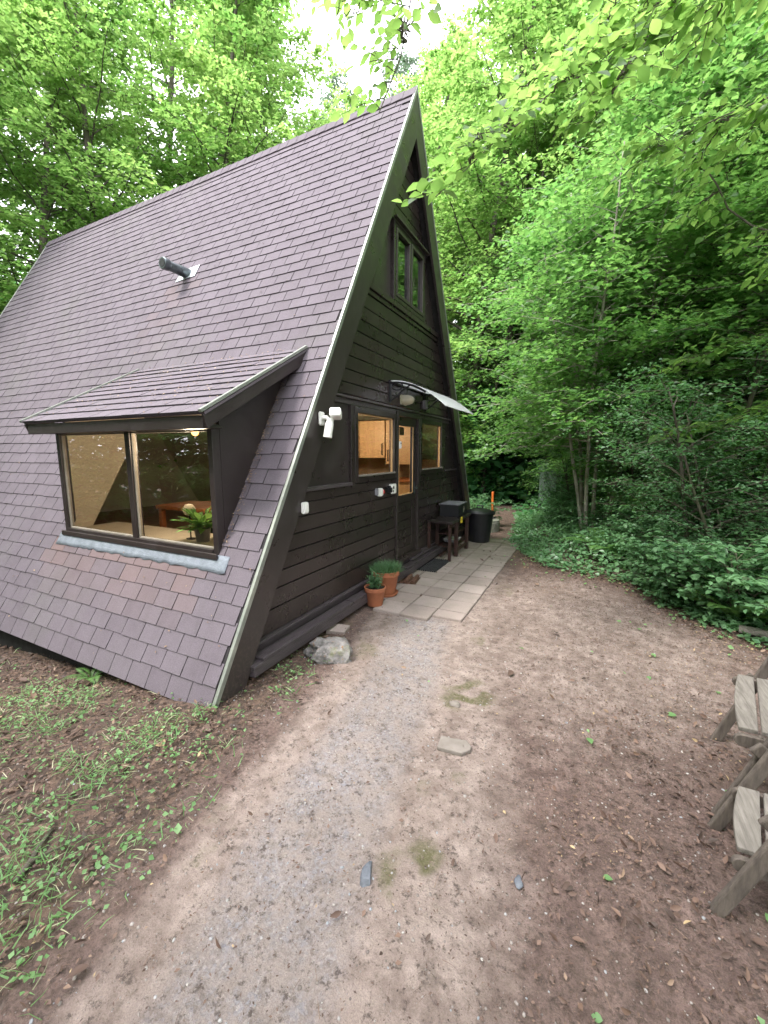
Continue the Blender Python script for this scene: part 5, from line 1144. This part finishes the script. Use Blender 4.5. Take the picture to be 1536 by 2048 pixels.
# pebbles
ico = [(0, 0, 1), (.89, 0, .45), (.28, .85, .45), (-.72, .53, .45), (-.72, -.53, .45), (.28, -.85, .45), (.72, .53, -.45), (-.28, .85, -.45), (-.89, 0, -.45), (-.28, -.85, -.45), (.72, -.53, -.45), (0, 0, -1)]
icf = [(0, 1, 2), (0, 2, 3), (0, 3, 4), (0, 4, 5), (0, 5, 1), (1, 6, 2), (2, 7, 3), (3, 8, 4), (4, 9, 5), (5, 10, 1), (6, 7, 2), (7, 8, 3), (8, 9, 4), (9, 10, 5), (10, 6, 1)]
def pebbles(name, n, dens, s0, s1, label):
    x, y = scatter(n, -.6, 3.6, -1.5, 4.2, dens); m_ = len(x); r_ = s0+(s1-s0)*rg.random(m_)**2.5; sc = np.stack([rg.uniform(.7, 1.3, m_), rg.uniform(.7, 1.3, m_), rg.uniform(.4, .8, m_)], 1)*r_[:, None]
    a = rg.random(m_)*6.28; T = np.array(ico); Tx = T[None]*(1+rg.normal(0, .12, (m_, 12, 1)))*sc[:, None, :]
    Vx = Tx[..., 0]*np.cos(a)[:, None]-Tx[..., 1]*np.sin(a)[:, None]; Vy = Tx[..., 0]*np.sin(a)[:, None]+Tx[..., 1]*np.cos(a)[:, None]
    V_ = np.stack([Vx+x[:, None], Vy+y[:, None], Tx[..., 2]+(hgt(x, y)+r_*.15)[:, None]], -1).reshape(-1, 3)
    F_ = (np.array(icf)[None]+(np.arange(m_)*12)[:, None, None]).reshape(-1, 3); o = npmesh(name, V_, F_, M['pebble'], None, np.repeat(rg.random(m_), len(icf))); o['kind'] = 'stuff'; o['label'] = label
inpav = lambda x, y: (x > -.25) & (x < 1.03) & (y > 1.88)
pebbles('gravel', 20000, lambda x, y: np.where(inpav(x, y), 0, sm((.5-np.abs(x-pc(y)-.03))/.3)*sm((2.3-y)/.3)*.6+.05), .0018, .0065, 'fine gravel pressed into the path')
pebbles('soil_crumbs', 26000, lambda x, y: np.where(inpav(x, y), .10*(y < 2.3), .4), .0015, .007, 'small crumbs of soil and stone')

# distant wood closing the view between the trunks: one mass nobody could count
def far_mass(name, px0, px1, d0, d1, zmax, n, label, az=None):
    px = rg.uniform(px0, px1, n); k_ = (px-768)/820.04; vx = CF.x+CR.x*k_; vy = CF.y+CR.y*k_
    if az: aa = np.radians(rg.uniform(az[0], az[1], n)); vx, vy = np.cos(aa), np.sin(aa)
    l_ = np.hypot(vx, vy); d = rg.uniform(d0, d1, n)
    x = CX+vx/l_*d; y = CY+vy/l_*d; z = hgt(x, y)+zmax*rg.random(n)**1.15*(.75+.5*vnoise(x, y, .35))
    a = rg.random(n)*6.28; D = np.stack([np.cos(a), np.sin(a), rg.normal(-.1, .3, n)], 1)
    V_, F_, T_ = leaves(np.stack([x, y, z], 1), D, np.stack([rg.normal(0, .6, n), rg.normal(0, .6, n), np.ones(n)], 1), rg.uniform(.18, .42, n), KITE, .7, rng=rg)
    o = npmesh(name, V_, F_, M['leafdark'], None, T_); o['kind'] = 'stuff'; o['label'] = label
far_mass('far_wood', 860, 1900, 30, 42, 13, 60000, 'far wood seen between the trunks on the right')
far_mass('far_wood', -500, 700, 26, 36, 10, 50000, 'far wood behind the house on the left')
far_mass('near_thicket', 930, 1640, 13, 17, 3.6, 26000, 'shaded thicket of hazel leaves behind the clearing')
far_mass('rear_thicket', 0, 1, 13, 22, 7, 40000, 'thicket on the camera side of the clearing, mirrored in the panes', (172, 290))
far_mass('rear_thicket', 0, 1, 14, 22, 9, 26000, 'thicket beyond the chairs, mirrored in the gable panes', (-60, 60))
# catkins, twigs and dead leaves lying on the roof
def roof_litter(n, fn, name, label):
    P_ = np.array([fn() for _ in range(n)]); a = rg.random(n)*6.28
    D = np.stack([np.cos(a), np.sin(a)*.6, np.sin(a)*.6], 1); V_, F_, T_ = leaves(P_, D, np.stack([rg.normal(0, .2, n), -.6+rg.normal(0, .2, n), np.ones(n)], 1), rg.uniform(.008, .028, n), KITE, .5, .55+.45*rg.random(n))
    o = npmesh(name, V_, F_, M['dead'], None, T_); o['kind'] = 'stuff'; o['label'] = label
rl = random.Random(4)
def f1():
    x = rl.uniform(EX0+.03, EX1-.03); s_ = dl*rl.random()**.6 if rl.random() < .5 else dl*rl.random(); return tuple(dpt(x, s_, .02))
roof_litter(420, f1, 'roof_litter', 'small brown catkins and leaf bits on the dormer roof')
def f2():
    if rl.random() < .45:
        z = rl.uniform(.86, 2.35); x = DX1+.01+abs(rl.gauss(0, .03)); return tuple(roofpt(x, z/sn, .02))
    return tuple(roofpt(rl.uniform(-6, -.05), rl.uniform(.05, SL*.8), .018))
def f3():
    while True:
        q = f2()
        if not (DX0-.05 < q[0] < DX1 and .8 < q[2] < 2.5): return q
roof_litter(500, f3, 'roof_litter', 'scattered leaf bits on the main roof and along the dormer cheek')
